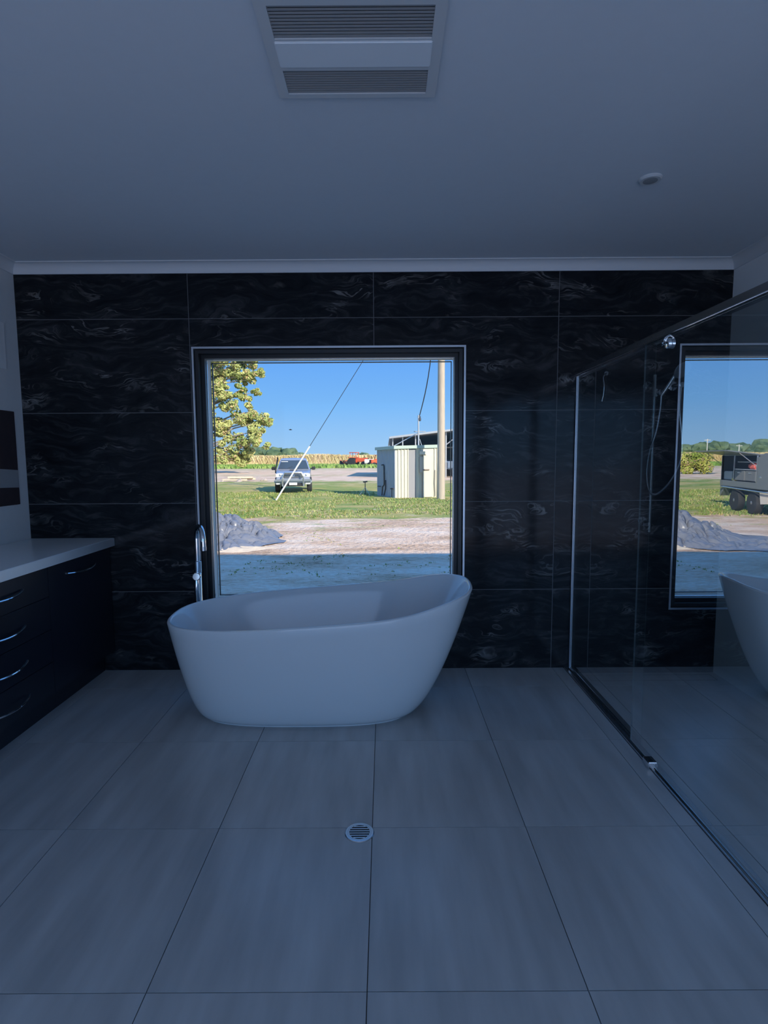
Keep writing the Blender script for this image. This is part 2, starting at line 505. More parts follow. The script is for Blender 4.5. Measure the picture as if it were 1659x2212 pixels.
sl2 = MB(); frame(sl2, fx0 + .049, fx1 - .049, fz0 + .049, fz1 - .049, .005, .195, .212)
sl2.build('insect_screen_track', M_BLACK, win)

# ------------------------------------------------------------------ bath
def superellipse(a, b, n, k):
    out = []
    for i in range(k):
        t = 2 * PI * i / k
        c, s_ = math.cos(t), math.sin(t)
        out.append((a * math.copysign(abs(c) ** (2 / n), c), b * math.copysign(abs(s_) ** (2 / n), s_)))
    return out
RZ = [(-1.50, .558), (-1.17, .560), (-.84, .577), (-.51, .598), (-.18, .621), (.15, .655), (.48, .722), (.81, .752), (1.14, .752)]
def rim_z(x):
    """smooth rim height along the bath (Catmull-Rom through evenly spaced points)"""
    x = min(max(x, -1.17), .60)
    k = min(int((x + 1.17) / .33), 5); t = (x + 1.17) / .33 - k
    p0, p1, p2, p3 = [RZ[k + q][1] for q in range(4)]
    return .5 * (2 * p1 + (p2 - p0) * t + (2 * p0 - 5 * p1 + 4 * p2 - p3) * t * t + (3 * p1 - p0 - 3 * p2 + p3) * t ** 3)
K = 96
bath = thing('bathtub', (-.30, -.57, 0), 'glossy white freestanding slipper bath with a raised right end', 'bathtub')
def ring(x0, x1, y0, y1, n, zf):
    cx, cy = (x0 + x1) / 2, (y0 + y1) / 2
    return [(cx + px + .30, cy + py + .57, zf(cx + px) * (1 + .028 * py / ((y1 - y0) / 2) * ((1.0 + .7 * max(0, px) / ((x1 - x0) / 2)) if py < 0 else .15) * min(1, zf(cx + px) / .5))) for px, py in superellipse((x1 - x0) / 2, (y1 - y0) / 2, n, K)]
def lerp(a, b, t): return a + (b - a) * t
BASE = (-.985, .205, -.842, -.305, 3.0); RIM = (-1.152, .552, -1.0, -.172, 2.75)
INB = (-.83, .09, -.735, -.405, 2.6)
rs = []
for k in range(0, 19):
    s_ = (k / 18) ** 1.5
    t = s_ ** .62
    x0, x1, y0, y1, n = [lerp(a, b, t) for a, b in zip(BASE, RIM)]
    xr = RIM
    def zf(x, s_=s_, x0=x0, x1=x1):
        u = (x - x0) / (x1 - x0)
        return .012 + s_ * (rim_z(lerp(RIM[0], RIM[1], u)) - .012)
    rs.append(ring(x0, x1, y0, y1, n, zf))
def rim_ring(off, dz):
    x0, x1, y0, y1, n = RIM
    x0, x1, y0, y1 = x0 + off, x1 - off, y0 + off, y1 - off
    return ring(x0, x1, y0, y1, n, lambda x: rim_z(lerp(RIM[0], RIM[1], (x - x0) / (x1 - x0))) + dz)
for off, dz in ((.002, .005), (.007, .009), (.014, .009), (.019, .005), (.022, -.003)):
    rs.append(rim_ring(off, dz))
INR = (RIM[0] + .022, RIM[1] - .022, RIM[2] + .022, RIM[3] - .022, 2.75)
for k in range(1, 17):
    s_ = 1 - (k / 16) ** .8
    t = s_ ** .62 if s_ > 0 else 0
    x0, x1, y0, y1, n = [lerp(a, b, t) for a, b in zip(INB, INR)]
    def zf(x, s_=s_, x0=x0, x1=x1):
        u = (x - x0) / (x1 - x0)
        return .10 + s_ * (rim_z(lerp(RIM[0], RIM[1], u)) - .10)
    rs.append(ring(x0, x1, y0, y1, n, zf))
MB().rings(rs).build('shell', M_ACRYL, bath, smooth=True)
MB().rings([ring(BASE[0] + .012, BASE[1] - .012, BASE[2] + .012, BASE[3] - .012, 3.0, lambda x, z=z: z) for z in (0, .014)]).build('plinth', M_ACRYL, bath, smooth=True)
MB().lathe([(.035, 0), (.035, .004), (.030, .007), (.010, .008)], (-.07, 0, .099)).build('drain_plug', M_CHROME, bath, smooth=True)

# ------------------------------------------------------------------ floor mounted bath filler
tap = thing('bath_filler', (-1.165, -.115, 0), 'tall chrome gooseneck floor tap behind the left end of the bath', 'tap')
MB().lathe([(.045, 0), (.045, .008), (.03, .014), (.022, .016)]).build('base_flange', M_CHROME, tap, smooth=True)
MB().lathe([(.0225, .01), (.0225, .70), (.020, .704)], n=28).build('column', M_CHROME, tap, smooth=True)
MB().lathe([(.018, .70), (.0255, .704), (.0255, .778), (.020, .782)], n=28).build('mixer_body', M_CHROME, tap, smooth=True)
du = Vector((.53, -.85, 0)).normalized()
pth = [Vector((0, 0, .775)), Vector((0, 0, .88)), Vector((0, 0, .93))] + arc(du * .085 + Vector((0, 0, .93)), .085, PI, 0, 14, du, (0, 0, 1)) + [du * .17 + Vector((0, 0, .895))]
MB().tube(pth, .0165, 18).build('spout', M_CHROME, tap, smooth=True)
MB().tube([du * .17 + Vector((0, 0, .897)), du * .17 + Vector((0, 0, .872))], .0185, 18).build('aerator', M_STEEL, tap, smooth=True)
MB().lathe([(.010, 0), (.026, .004), (.026, .022), (.022, .026)], (0, -.020, .682), (.12, -1, .1)).build('handle_knob', M_CHROME, tap, smooth=True)
MB().tube([(0, -.034, .665), (.001, -.036, .62), (.002, -.036, .555), (.002, -.034, .50)], [.012, .017, .0155, .012], 14).build('hand_shower', M_CHROME, tap, smooth=True)

# ------------------------------------------------------------------ vanity
VX, VY = -1.790, -2.75
van = thing('vanity_cabinet', (XL, 0, 0), 'dark navy vanity cabinet with curved chrome handles along left wall', 'cabinet')
vw = VX - XL
MB().box(.003, vw - .02, VY, -.003, .14, .865).build('carcass', M_NAVY, van)
MB().box(.003, vw - .078, VY, -.003, 0, .14).build('kickboard', M_NAVY, van)
def handle(parent, y0, y1, z):
    n = 12; pts = []
    for k in range(n + 1):
        u = k / n
        pts.append((vw + .004 + .030 * math.sin(PI * u) ** .8, lerp(y0, y1, u), z - .010 * math.sin(PI * u)))
    MB().tube(pts, .0055, 8).build('handle', M_CHROME, parent, smooth=True)
def front(name, y0, y1, z0, z1):
    return MB().bbox(vw - .0195, vw, y0 + .0015, y1 - .0015, z0 + .0015, z1 - .0015, .0015).build(name, M_NAVY, van)
d = front('door', -.70, -.006, .142, .862); handle(d, -.52, -.21, .785)
for (z0, z1, hz) in ((.693, .862, .785), (.508, .693, .598), (.325, .508, .413), (.142, .325, .230)):
    d = front('drawer', -1.40, -.70, z0, z1); handle(d, -1.22, -.92, hz)
d = front('door', -2.08, -1.40, .142, .862); handle(d, -1.90, -1.59, .785)
d = front('door', -2.75, -2.08, .142, .862); handle(d, -2.57, -2.26, .785)
ctop = thing('countertop', (XL, 0, .866), 'pale stone vanity top with a thick square edge', 'countertop')
MB().bbox(.002, vw + .030, VY - .02, -.002, 0, .054, .002).build('slab', M_STONE, ctop)
MB().bbox(vw + .0302, vw + .0335, VY - .02, -.002, .001, .053, .001).build('edge_sheen_strip', pm('edge_sheen_metal', (.92, .94, .97), .45, .8, var=.03), ctop)  # metallic strip added to imitate the window's reflection along the stone edge
basin = thing('basin', (-2.02, -1.14, .92), 'white oval vanity basin cut off by the left picture edge', 'basin')
bs = []
for off, z in ((0, 0), (0, .012), (.008, .016), (.02, .012), (.035, .002)):
    bs.append([(px, py, z) for px, py in superellipse(.165 - off, .26 - off, 2.3, 40)])
MB().rings(bs).build('bowl', M_ACRYL, basin, smooth=True)
MB().lathe([(.02, .002), (.02, .006), (.012, .007)]).build('waste', M_CHROME, basin, smooth=True)

# panels on the left wall above the vanity
wp = thing('wall_panel', (XL, -.09, 1.158), 'dark brown rectangular wall panel with a pale band above vanity', 'panel')
M_BRN = pm('dark_brown_board', (.046, .032, .036), .7, var=.3, scale=14)
MB().bbox(0, .006, -.62, 0, 0, .597, .002).build('board', M_BRN, wp)
bd = []
for k in range(13):
    u = k / 12
    bd.append((-.612 * u - .004, .105 + .012 * math.sin(2.2 * u + .4), .222 + .014 * math.sin(3 * u)))
MB().rings([[(.0065, y, a), (.0065, y, b)] for y, a, b in bd], False, False, False).build('pale_band', pm('pale_grey_print', (.36, .37, .38), .7), wp)
wv = thing('wall_plate', (XL, -.132, 2.012), 'pale grey flat plate high on the left wall', 'wall plate')
MB().bbox(0, .008, -.55, 0, 0, .288, .003).build('plate', pm('pale_plate', (.85, .84, .84), .5), wv)
MB().box(.008, .011, -.51, -.04, .04, .248).build('raised_centre', pm('pale_plate', (.85, .84, .84), .5), wv)

# ------------------------------------------------------------------ shower screen
scr = thing('shower_screen', (GX, 0, 0), 'frameless shower screen with sliding glass door and chrome top rail', 'shower screen')
YF, YD, YE = -1.07, -1.02, -2.9
def pane(name, x, y0, y1, z0, z1, th=.008, edge=True):
    b = MB()
    b.add([(x, y0, z0), (x, y1, z0), (x, y1, z1), (x, y0, z1)], [(0, 1, 2, 3)], 0)
    b.add([(x + th, y0, z0), (x + th, y1, z0), (x + th, y1, z1), (x + th, y0, z1)], [(0, 3, 2, 1)], 1)
    b.add([(x, y0, z0), (x + th, y0, z0), (x + th, y0, z1), (x, y0, z1)], [(0, 1, 2, 3)], 2)
    b.add([(x, y1, z0), (x + th, y1, z0), (x + th, y1, z1), (x, y1, z1)], [(0, 3, 2, 1)], 2)
    b.add([(x, y0, z0), (x + th, y0, z0), (x + th, y1, z0), (x, y1, z0)], [(0, 3, 2, 1)], 2)
    b.add([(x, y0, z1), (x + th, y0, z1), (x + th, y1, z1), (x, y1, z1)], [(0, 1, 2, 3)], 2)
    return b.build(name, [M_BOOST, M_CLEAR, M_GEDGE if edge else M_CLEAR], scr)
pane('fixed_panel', .006, YF, -.012, .012, 1.985, edge=False)
pane('sliding_door', -.024, YE, YD, .018, 1.965)
ch = MB().box(.000, .004, -.020, 0, -.02, 2.0).box(.015, .018, -.020, 0, -.02, 2.0).box(.000, .018, -.004, 0, -.02, 2.0)
ch.build('wall_channel', M_ALU, scr)
rl = MB().bbox(-.018, .016, YE, 0, 1.958, 2.002, .003)
rl.build('top_rail', M_STEEL, scr)
MB().tube([(-.0185, 0, 1.968), (-.0185, YE, 1.968)], .004, 8).build('rail_bead', M_CHROME, scr, smooth=True)
MB().tube([(-.0185, 0, 1.958), (-.0185, YE, 1.958)], .003, 8).build('rail_bead', M_CHROME, scr, smooth=True)
bt = MB().box(-.030, .012, YE, 0, -.045, .003).box(-.033, -.030, YE, 0, .0, .010).box(.012, .015, YE, 0, -.045, .010)
bt.build('bottom_track', M_STEEL, scr)
MB().tube([(-.005, YE, .006), (-.005, 0, .006)], .0045, 8).build('track_bead', M_CHROME, scr, smooth=True)
def roller(y):
    r = MB().lathe([(.020, -.010), (.022, -.008), (.022, .004), (.016, .008)], (-.034, y, 1.925), (-1, 0, 0), 20).build('roller', M_CHROME, scr, smooth=True)
    MB().tube(smoothpath([(-.020, y + .004, 1.962), (-.040, y + .004, 1.950), (-.046, y + .010, 1.932), (-.044, y + .030, 1.924)]), .0045, 8).build('hanger_hook', M_CHROME, r, smooth=True)
roller(-1.25); roller(-2.35)
MB().bbox(-.046, -.014, -1.26, -1.20, .003, .034, .004).build('floor_guide', M_CHROME, scr)

# slide rail with hand shower on the tiles
sr = thing('shower_rail', (1.808, 0, .945), 'chrome slide rail with hand shower and hose inside shower', 'shower rail')
MB().tube([(0, -.060, 0), (0, -.060, 1.02)], .0125, 16).build('rail', M_CHROME, sr, smooth=True)
for z in (.065, .955):
    b = MB().lathe([(.030, 0), (.030, .008), (.022, .012)], (-.018, 0, z), (0, -1, 0), 20)
    b.tube([(-.016, -.010, z), (-.010, -.040, z), (0, -.060, z)], .010, 10)
    b.build('bracket', M_CHROME, sr, smooth=True)
sd = MB().bbox(-.016, .016, -.080, -.044, .88, .93, .004)
sd.lathe([(.006, 0), (.021, .003), (.021, .020), (.017, .024)], (.020, -.068, .905), (.55, -.83, 0), 20)
sd.build('slider', M_CHROME, sr, smooth=True)
hs = MB().tube([(.035, -.085, .885), (.055, -.10, .925), (.085, -.115, .985), (.105, -.125, 1.02)], [.010, .012, .012, .014], 12).build('hand_shower', M_CHROME, sr, smooth=True)
MB().lathe([(.020, 0), (.055, .008), (.058, .020), (.050, .024)], (.125, -.135, 1.045), (.20, -.80, -.55), 28).build('spray_head', M_STEEL, hs, smooth=True)
ou = MB().lathe([(.030, 0), (.030, .008), (.020, .012)], (.145, 0, .955), (0, -1, 0), 20)
ou.tube([(.145, -.008, .955), (.155, -.04, .955), (.172, -.06, .955)], .013, 12)
ou.lathe([(.010, 0), (.017, .003), (.017, .018), (.013, .02)], (.172, -.055, .955), (0, -1, 0), 18)
ou.build('wall_outlet', M_CHROME, sr, smooth=True)
MB().tube(smoothpath([(.172, -.062, .945), (.166, -.065, .80), (.185, -.07, .62), (.185, -.072, .48), (.12, -.08, .34), (.03, -.09, .255),
                      (-.02, -.09, .275), (-.042, -.09, .38), (-.03, -.088, .52), (.01, -.087, .66), (.030, -.086, .80), (.034, -.085, .885)], 7), .0075, 8).build('hose', M_STEEL, sr, smooth=True)

rh = thing('robe_hook', (1.478, 0, 1.80), 'thin curved chrome hook on the tiles just inside the shower', 'hook')
MB().lathe([(.014, 0), (.014, .006), (.009, .009)], (.040, 0, .185), (0, -1, 0), 16).build('rose', M_CHROME, rh, smooth=True)
MB().tube(smoothpath([(.040, -.006, .185), (.018, -.040, .172), (.002, -.050, .150), (.008, -.055, .10), (.006, -.052, .045), (.000, -.045, 0)]), .0048, 8).build('arm', M_CHROME, rh, smooth=True)

rose = thing('shower_rose', (1.90, -1.2, 2.055), 'round overhead shower head at the right picture edge', 'shower head')
MB().lathe([(.115, 0), (.118, .004), (.118, .012), (.10, .016), (.02, .022), (.016, .04)], n=36).build('head', M_STEEL, rose, smooth=True)
MB().tube(smoothpath([(0, 0, .035), (0, 0, .06), (.05, 0, .085), (.30, 0, .085), (.42, 0, .085)]), .011, 12).build('arm', M_CHROME, rose, smooth=True)
MB().lathe([(.028, 0), (.028, .006), (.014, .01)], (.42, 0, .085), (-1, 0, 0), 20).build('wall_flange', M_CHROME, rose, smooth=True)

ld = thing('linear_drain', (1.85, -.085, -.04), 'tile-insert linear drain along the back of the shower floor', 'drain')
fr = MB(); x0, x1, y0, y1, t = -.42, .42, -.055, .045, .004
fr.box(x0, x1, y0, y0 + t, -.003, .0012).box(x0, x1, y1 - t, y1, -.003, .0012).box(x0, x0 + t, y0 + t, y1 - t, -.003, .0012).box(x1 - t, x1, y0 + t, y1 - t, -.003, .0012)
fr.build('slot_frame', M_DARK, ld)
MB().box(x0 + .006, x1 - .006, y0 + .006, y1 - .006, -.003, .0008).build('tile_insert', M_FLOOR, ld)

# round floor waste
dr = thing('floor_drain', (-.042, -1.684, 0), 'round chrome floor waste beside a tile joint', 'drain')
MB().lathe([(.056, 0), (.0565, .002), (.054, .0042), (.046, .0046), (.0445, .0010)], n=48, caps=False).build('rim', M_STEEL, dr, smooth=True)
MB().lathe([(.0445, .0004), (.0445, .0010)], n=40).build('well', M_DARK, dr)
ringv = MB()
for k in range(48):
    a0, a1 = 2 * PI * k / 48, 2 * PI * (k + 1) / 48
    ringv.add([(r * math.cos(a), r * math.sin(a), z) for a in (a0, a1) for r, z in ((.0395, .0046), (.0455, .0046), (.0395, .002), (.0455, .002))],
              [(0, 1, 5, 4), (0, 4, 6, 2)])
ringv.build('grate_ring', M_STEEL, dr, smooth=True)
pitch = .0125
for k in range(-3, 3):
    yc = (k + .5) * pitch
    h = math.sqrt(max(.0405 ** 2 - yc * yc, 0))
    MB().box(-h, h, yc - .0029, yc + .0029, .002, .0046).build('grate_bar', M_STEEL, dr)

# ------------------------------------------------------------------ ceiling heater-fan unit and small round fitting
hf = thing('ceiling_heater_fan', (-.022, -1.86, ZC), 'square white ceiling heater fan with two louvred grilles', 'ceiling fan')
M_PLAST = pm('white_plastic', (.62, .63, .64), .45, var=.02)
M_LENS = pm('frosted_lens', (.80, .82, .84), .3, var=.02)
hw = .268; yA, yB = .208, -.41
hb = MB()
def hbx(x0, x1, y0, y1): hb.box(x0, x1, y0, y1, -.016, 0)
gx = .234
hbx(-hw, -gx, yB, yA); hbx(gx, hw, yB, yA)
hbx(-gx, gx, .187, yA); hbx(-gx, gx, .055, .072); hbx(-gx, gx, -.062, -.055); hbx(-gx, gx, yB, -.185)
hb.build('bezel', M_PLAST, hf)
MB().bbox(-gx - .004, gx + .004, -.054, .054, -.020, -.004, .003).build('light_panel', M_LENS, hf)
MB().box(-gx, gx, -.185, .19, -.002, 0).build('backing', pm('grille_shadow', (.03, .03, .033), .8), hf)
M_SLAT = pm('louvre_plastic', (.34, .335, .335), .6, var=.02)
s0 = None
for (a, b_) in ((.072, .187), (-.185, -.062)):
    n = 10
    for k in range(n):
        yc = a + (b_ - a) * (k + .5) / n
        if s0 is None:
            s0 = MB().prism([(-.0036, -.0125), (.0036, -.0125), (.0036, -.0105), (-.0036, -.0105)], 'x', -gx, gx).build('louvre', M_SLAT, hf, loc=(0, yc, 0))
        else:
            share(s0, 'louvre', hf, (0, yc, 0))

dl = thing('ceiling_sensor', (1.278, -1.048, ZC), 'small round white fitting on the ceiling above shower glass', 'ceiling fitting')
MB().lathe([(.050, 0), (.050, -.006), (.044, -.012), (.036, -.012)], n=32).build('ring', M_PLAST, dl, smooth=True)
MB().lathe([(.0345, -.004), (.0345, -.0115), (.02, -.014), (.006, -.0145)], n=32).build('cap', pm('grey_cap', (.30, .31, .32), .6), dl, smooth=True)

# ================================================================== THE YARD
def fnoise(x, y, s, seed=0.0): return noise.noise(Vector((x * s + seed, y * s - seed, seed)))
def gz(x, y):
    if not (-32 < x < 14 and .2 <= y < 34): return G
    fade = min(1, (x + 32) / 4, (14 - x) / 4, (34 - y) / 6, (y - .2) / .8)
    return G + fade * (.022 * fnoise(x, y, .9, 3) + .014 * fnoise(x, y, 3.1, 8))
xs = [-500, -200, -100, -60, -40] + [-32 + .3 * i for i in range(154)] + [20, 40, 80, 200]
ys = [-80, -20, -.5, .2] + [.2 + .22 * i for i in range(1, 80)] + [17.8 + .5 * i for i in range(33)] + [40, 60, 90, 150, 300, 600]
b = MB()
b.v = [(x, y, gz(x, y) if y >= .2 else G - .02) for y in ys for x in xs]
nx = len(xs)
b.f = [(j * nx + i, j * nx + i + 1, (j + 1) * nx + i + 1, (j + 1) * nx + i) for j in range(len(ys) - 1) for i in range(nx - 1)]
b.m = [0] * len(b.f)
tag(b.build('ground', M_GROUND, smooth=True, fix=False), 'sandy and grassy farmyard outside the window', None, None, 'structure')

# grass tufts
def tufts(name, n, region, h, mats, label, thr):
    rnd = random.Random(5); b = MB()
    x0, x1, y0, y1 = region; c = 0; tries = 0
    while c < n and tries < n * 12:
        tries += 1
        x, y = rnd.uniform(x0, x1), rnd.uniform(y0, y1)
        if -.4 < x < 3 and 19 < y < 24: continue
        if fnoise(x, y, .55, 2) + .5 * fnoise(x, y, 1.7, 4) < thr: continue
        z = gz(x, y) - .01
        for k in range(4):
            a = rnd.uniform(0, 2 * PI); l = h * rnd.uniform(.5, 1.3); w = .012 + .012 * rnd.random()
            ca, sa = math.cos(a), math.sin(a); ox, oy = rnd.gauss(0, .03), rnd.gauss(0, .03)
            le = l * rnd.uniform(.3, .9)
            b.add([(x + ox - sa * w, y + oy + ca * w, z), (x + ox + sa * w, y + oy - ca * w, z), (x + ox + ca * le, y + oy + sa * le, z + l)], [(0, 1, 2)], 0 if rnd.random() < .7 else 1)
        c += 1
    o = b.build(name, mats, fix=False)
    return tag(o, label, 'grass', None, 'stuff')
MG1 = leaf_mat('green_blades', (.16, .27, .06), (.30, .38, .11)); MG2 = leaf_mat('dry_blades', (.42, .36, .14), (.58, .50, .24))
tufts('lawn_grass', 9000, (-14, 4, 11.5, 24), .07, [MG1, MG2], 'short green lawn grass between the dirt and the parked ute', -.25)
tufts('sparse_grass', 420, (-6, 4, 2.0, 9.8), .028, [MG1, MG2], 'sparse green tufts scattered on the bare sand', .22)

# ------------------------------------------------------------------ plastic sheet over a low heap
def tarp():
    nx_, ny_ = 210, 170
    x0, x1, y0, y1 = -5.6, -1.9, 5.35, 9.2
    C = [(-3.30, 7.50, .56, .70, .95), (-3.75, 7.35, .36, .55, .80), (-2.75, 7.5, .40, .50, .65), (-2.35, 7.65, .14, .35, .4), (-4.5, 6.4, .10, .6, .4)]
    vs, ok = [], []
    for j in range(ny_ + 1):
        for i in range(nx_ + 1):
            x, y = lerp(x0, x1, i / nx_), lerp(y0, y1, j / ny_)
            h = 0
            for cx, cy, hh, rx, ry in C:
                d2 = ((x - cx) / rx) ** 2 + ((y - cy) / ry) ** 2
                h = max(h, hh * math.exp(-d2 * .9)) if d2 < 6 else h
            wx = x + .25 * fnoise(x, y, 1.3, 1); wy = y + .25 * fnoise(x, y, 1.3, 9)
            r1 = 1 - abs(fnoise(wx, wy * 1.4, 2.1, 5)); r2 = 1 - abs(fnoise(wx * 1.3, wy, 4.6, 7))
            r3 = 1 - abs(fnoise(wx, wy, 9.5, 2))
            amp = .25 + 1.1 * min(1, h / .3)
            fold = (.05 - .12 * r1 ** 9 - .075 * r2 ** 8 - .030 * r3 ** 7 + .05 * fnoise(wx, wy, 3.1, 6)) * amp
            edge = fnoise(x, y, 1.6, 11) * .35
            e_ = min(((x + 3.6) / (1.55 + edge)) ** 2 + ((y - 7.25) / (1.45 + edge)) ** 2, ((x + 4.6) / (.85 + edge)) ** 2 + ((y - 6.25) / (.62 + edge)) ** 2)
            top = min(1, max(0, (1.05 - e_) / .25))
            vs.append((x, y, G + .012 + max(0.0, h * .92 + fold * .8) * top + .004))
            ok.append(e_ < 1.02)
    b = MB(); idx = {}
    for k, q in enumerate(vs):
        idx[k] = k
    b.v = vs
    for j in range(ny_):
        for i in range(nx_):
            q = (j * (nx_ + 1) + i, j * (nx_ + 1) + i + 1, (j + 1) * (nx_ + 1) + i + 1, (j + 1) * (nx_ + 1) + i)
            if all(ok[k] for k in q): b.f.append(q)
    b.m = [0] * len(b.f)
    M_PL = pm('grey_plastic_sheet', (.19, .20, .23), .26, var=.3, scale=4, spec=.7)
    t = thing('plastic_sheet', (0, 0, 0), 'crumpled dark grey plastic sheet over a heap left of window', 'tarp')
    b.build('sheet', M_PL, t, smooth=True, fix=False)
    # heap of pale sand spilling out in front
    h = MB(); rings = []
    for k in range(7):
        u = k / 6
        rings.append([(-2.75 + 1.05 * (1 - u) * math.cos(a) * (1 + .15 * math.sin(3 * a)), 6.35 + .42 * (1 - u) * math.sin(a) * (1 + .12 * math.cos(5 * a)),
                       G - .02 + (.075 + .03 * fnoise(9 * math.cos(a) * (1 - u), 9 * math.sin(a) * (1 - u), .5, 3)) * (1 - (1 - u) ** 2)) for a in [2 * PI * i / 28 for i in range(28)]])
    h.rings(rings)
    tag(h.build('sand_heap', pm('pale_sand', (.78, .63, .46), .95, var=.25, scale=9, bump=.9), smooth=True), 'low heap of pale sand in front of the plastic sheet', 'sand')
tarp()

# ------------------------------------------------------------------ parked ute
def make_ute():
    u = thing('ute', (-4.36, 23.2, G), 'silver pickup ute with bull bar parked facing the window', 'car', None, math.radians(8))
    M_SIL = pm('silver_blue_paint', (.48, .52, .60), .30, .5, var=.03, coat=.4)
    M_WG = pm('car_window_glass', (.05, .07, .09), .06, var=.1)
    M_RUB = pm('tyre_rubber', (.025, .025, .027), .8)
    M_BAR = pm('polished_alloy', (.72, .74, .78), .25, .9)
    M_BP = pm('black_plastic', (.02, .02, .022), .5)
    M_LAMP = pm('headlamp_lens', (.75, .78, .80), .12, var=.05)
    M_WHT = pm('plate_white', (.85, .85, .83), .4)
    def shell(prof, hw, mat, name, par=u):
        vs = [(-hw(y, z), y, z) for y, z in prof] + [(hw(y, z), y, z) for y, z in prof]
        n = len(prof)
        fs = [tuple(range(n)), tuple(range(2 * n - 1, n - 1, -1))] + [(i, i + n, (i + 1) % n + n, (i + 1) % n) for i in range(n)]
        bm = bmesh.new(); bv = [bm.verts.new(q) for q in vs]
        for f in fs: bm.faces.new([bv[i] for i in f])
        bmesh.ops.recalc_face_normals(bm, faces=bm.faces)
        bmesh.ops.bevel(bm, geom=list(bm.edges), offset=.03, segments=2, affect='EDGES', clamp_overlap=True)
        b = MB(); b.bm(bm)
        return b.build(name, mat, par, smooth=True)
    shell([(0.02, .55), (.0, .78), (.05, .96), (.30, 1.03), (1.18, 1.10), (1.35, 1.12), (3.3, 1.12), (3.3, .45), (.25, .42)],
          lambda y, z: .90 - (.06 if z > 1.0 else 0) - (.10 if y < .1 else 0) - (.02 if z < .5 else 0), M_SIL, 'body')
    shell([(1.12, 1.10), (1.80, 1.62), (2.05, 1.69), (2.95, 1.68), (3.25, 1.10)], lambda y, z: .84 - (z - 1.1) * .33, M_SIL, 'cab')
    shell([(3.32, .50), (3.32, 1.10), (4.95, 1.10), (4.95, .50)], lambda y, z: .88, M_SIL, 'tray')
    def wsp(t, off): return (lerp(1.13, 1.79, t) - off, lerp(1.12, 1.61, t) + off * .6)
    (ya, za), (yb, zb) = wsp(.06, .014), wsp(.93, .014)
    ws = MB().add([(-.76, ya, za), (.76, ya, za), (.62, yb, zb), (-.62, yb, zb), (-.76, ya + .03, za), (.76, ya + .03, za), (.62, yb + .03, zb), (-.62, yb + .03, zb)],
             [(0, 1, 2, 3), (7, 6, 5, 4), (0, 4, 5, 1), (1, 5, 6, 2), (2, 6, 7, 3), (3, 7, 4, 0)]).build('windscreen', M_WG, u)
    MB().tube([(-.30, ya - .015, za + .02), (-.05, ya + .13, za + .13)], .008, 6).build('wiper', M_BP, ws)
    MB().box(-.62, -.28, yb - .10, yb - .085, zb - .10, zb - .05).build('sun_visor', M_WHT, ws)
    for s in (-1, 1):
        w0 = lambda z: (.84 - (z - 1.1) * .33 + .006) * s
        sw = MB().add([(w0(1.16), 1.45, 1.16), (w0(1.16), 2.9, 1.16), (w0(1.56), 2.8, 1.56), (w0(1.56), 1.95, 1.56)], [(0, 1, 2, 3)])
        sw.build('side_window', M_WG, u)
        mr = MB().bbox(s * 1.0 - .10, s * 1.0 + .10, 1.20, 1.28, 1.10, 1.26, .025)
        mr.tube([(s * .84, 1.26, 1.14), (s * .93, 1.24, 1.16)], .025, 8)
        mr.build('mirror', M_BP, u, smooth=True)
        hl = [(s * .46, .80), (s * .80, .78), (s * .82, .93), (s * .60, .97), (s * .48, .93)]
        lamp = MB().prism(hl, 'y', -.012, .10).build('headlight', M_LAMP, u)
        MB().lathe([(.06, 0), (.05, .02), (.02, .03)], (s * .62, -.010, .87), (0, -1, 0), 16).build('reflector', M_BAR, lamp, smooth=True)
        MB().bbox(s * .70 - .13, s * .70 + .13, -.07, .02, .42, .60, .02).build('fog_lamp', M_LAMP, u)
        MB().tube([(s * .74, 3.4, 1.10), (s * .72, 3.42, 1.45), (s * .58, 3.44, 1.66), (0, 3.45, 1.68)], .035, 8).build('sports_bar', M_BAR, u, smooth=True)
    MB().box(-.44, .44, -.012, .08, .72, .95).build('grille', M_BP, u)
    for z in (.76, .83, .90):
        MB().box(-.42, .42, -.022, -.010, z - .014, z + .014).build('grille_bar', M_BAR, u)
    bd_ = MB()
    for a, c in ((.075, .052), (.030, .052), (.060, .020)):
        bd_.tube([(a * math.cos(t), -.030, .845 + (.020 if c == .020 else 0) + c * math.sin(t)) for t in [2 * PI * k / 20 for k in range(21)]], .009, 6, caps=False)
    bd_.build('emblem', M_BAR, u, smooth=True)
    MB().box(-.18, .18, .78, .92, 1.085, 1.125).build('bonnet_scoop', M_BP, u)
    MB().bbox(-.90, .90, -.10, .12, .46, .66, .05).build('bumper', M_SIL, u, smooth=True)
    MB().bbox(-.55, .55, -.14, -.04, .34, .48, .02).build('skid_plate', M_BP, u)
    bbx = MB()
    bbx.tube([(-.50, -.20, .42), (-.50, -.24, .74), (-.40, -.24, 1.00), (.40, -.24, 1.00), (.50, -.24, .74), (.50, -.20, .42)], .038, 8)
    bbx.box(-.86, .86, -.22, -.12, .58, .68)
    bbx.box(-.54, -.46, -.24, -.16, .34, .60).box(.46, .54, -.24, -.16, .34, .60)
    bbx.build('bull_bar', M_BAR, u, smooth=True)
    pl = MB().bbox(-.19, .19, -.262, -.250, .40, .52, .003).build('number_plate', M_WHT, u)
    for k in range(6):
        MB().box(-.145 + k * .05, -.112 + k * .05, -.2635, -.262, .432, .488).build('plate_character', pm('plate_grey', (.50, .48, .50), .5), pl)
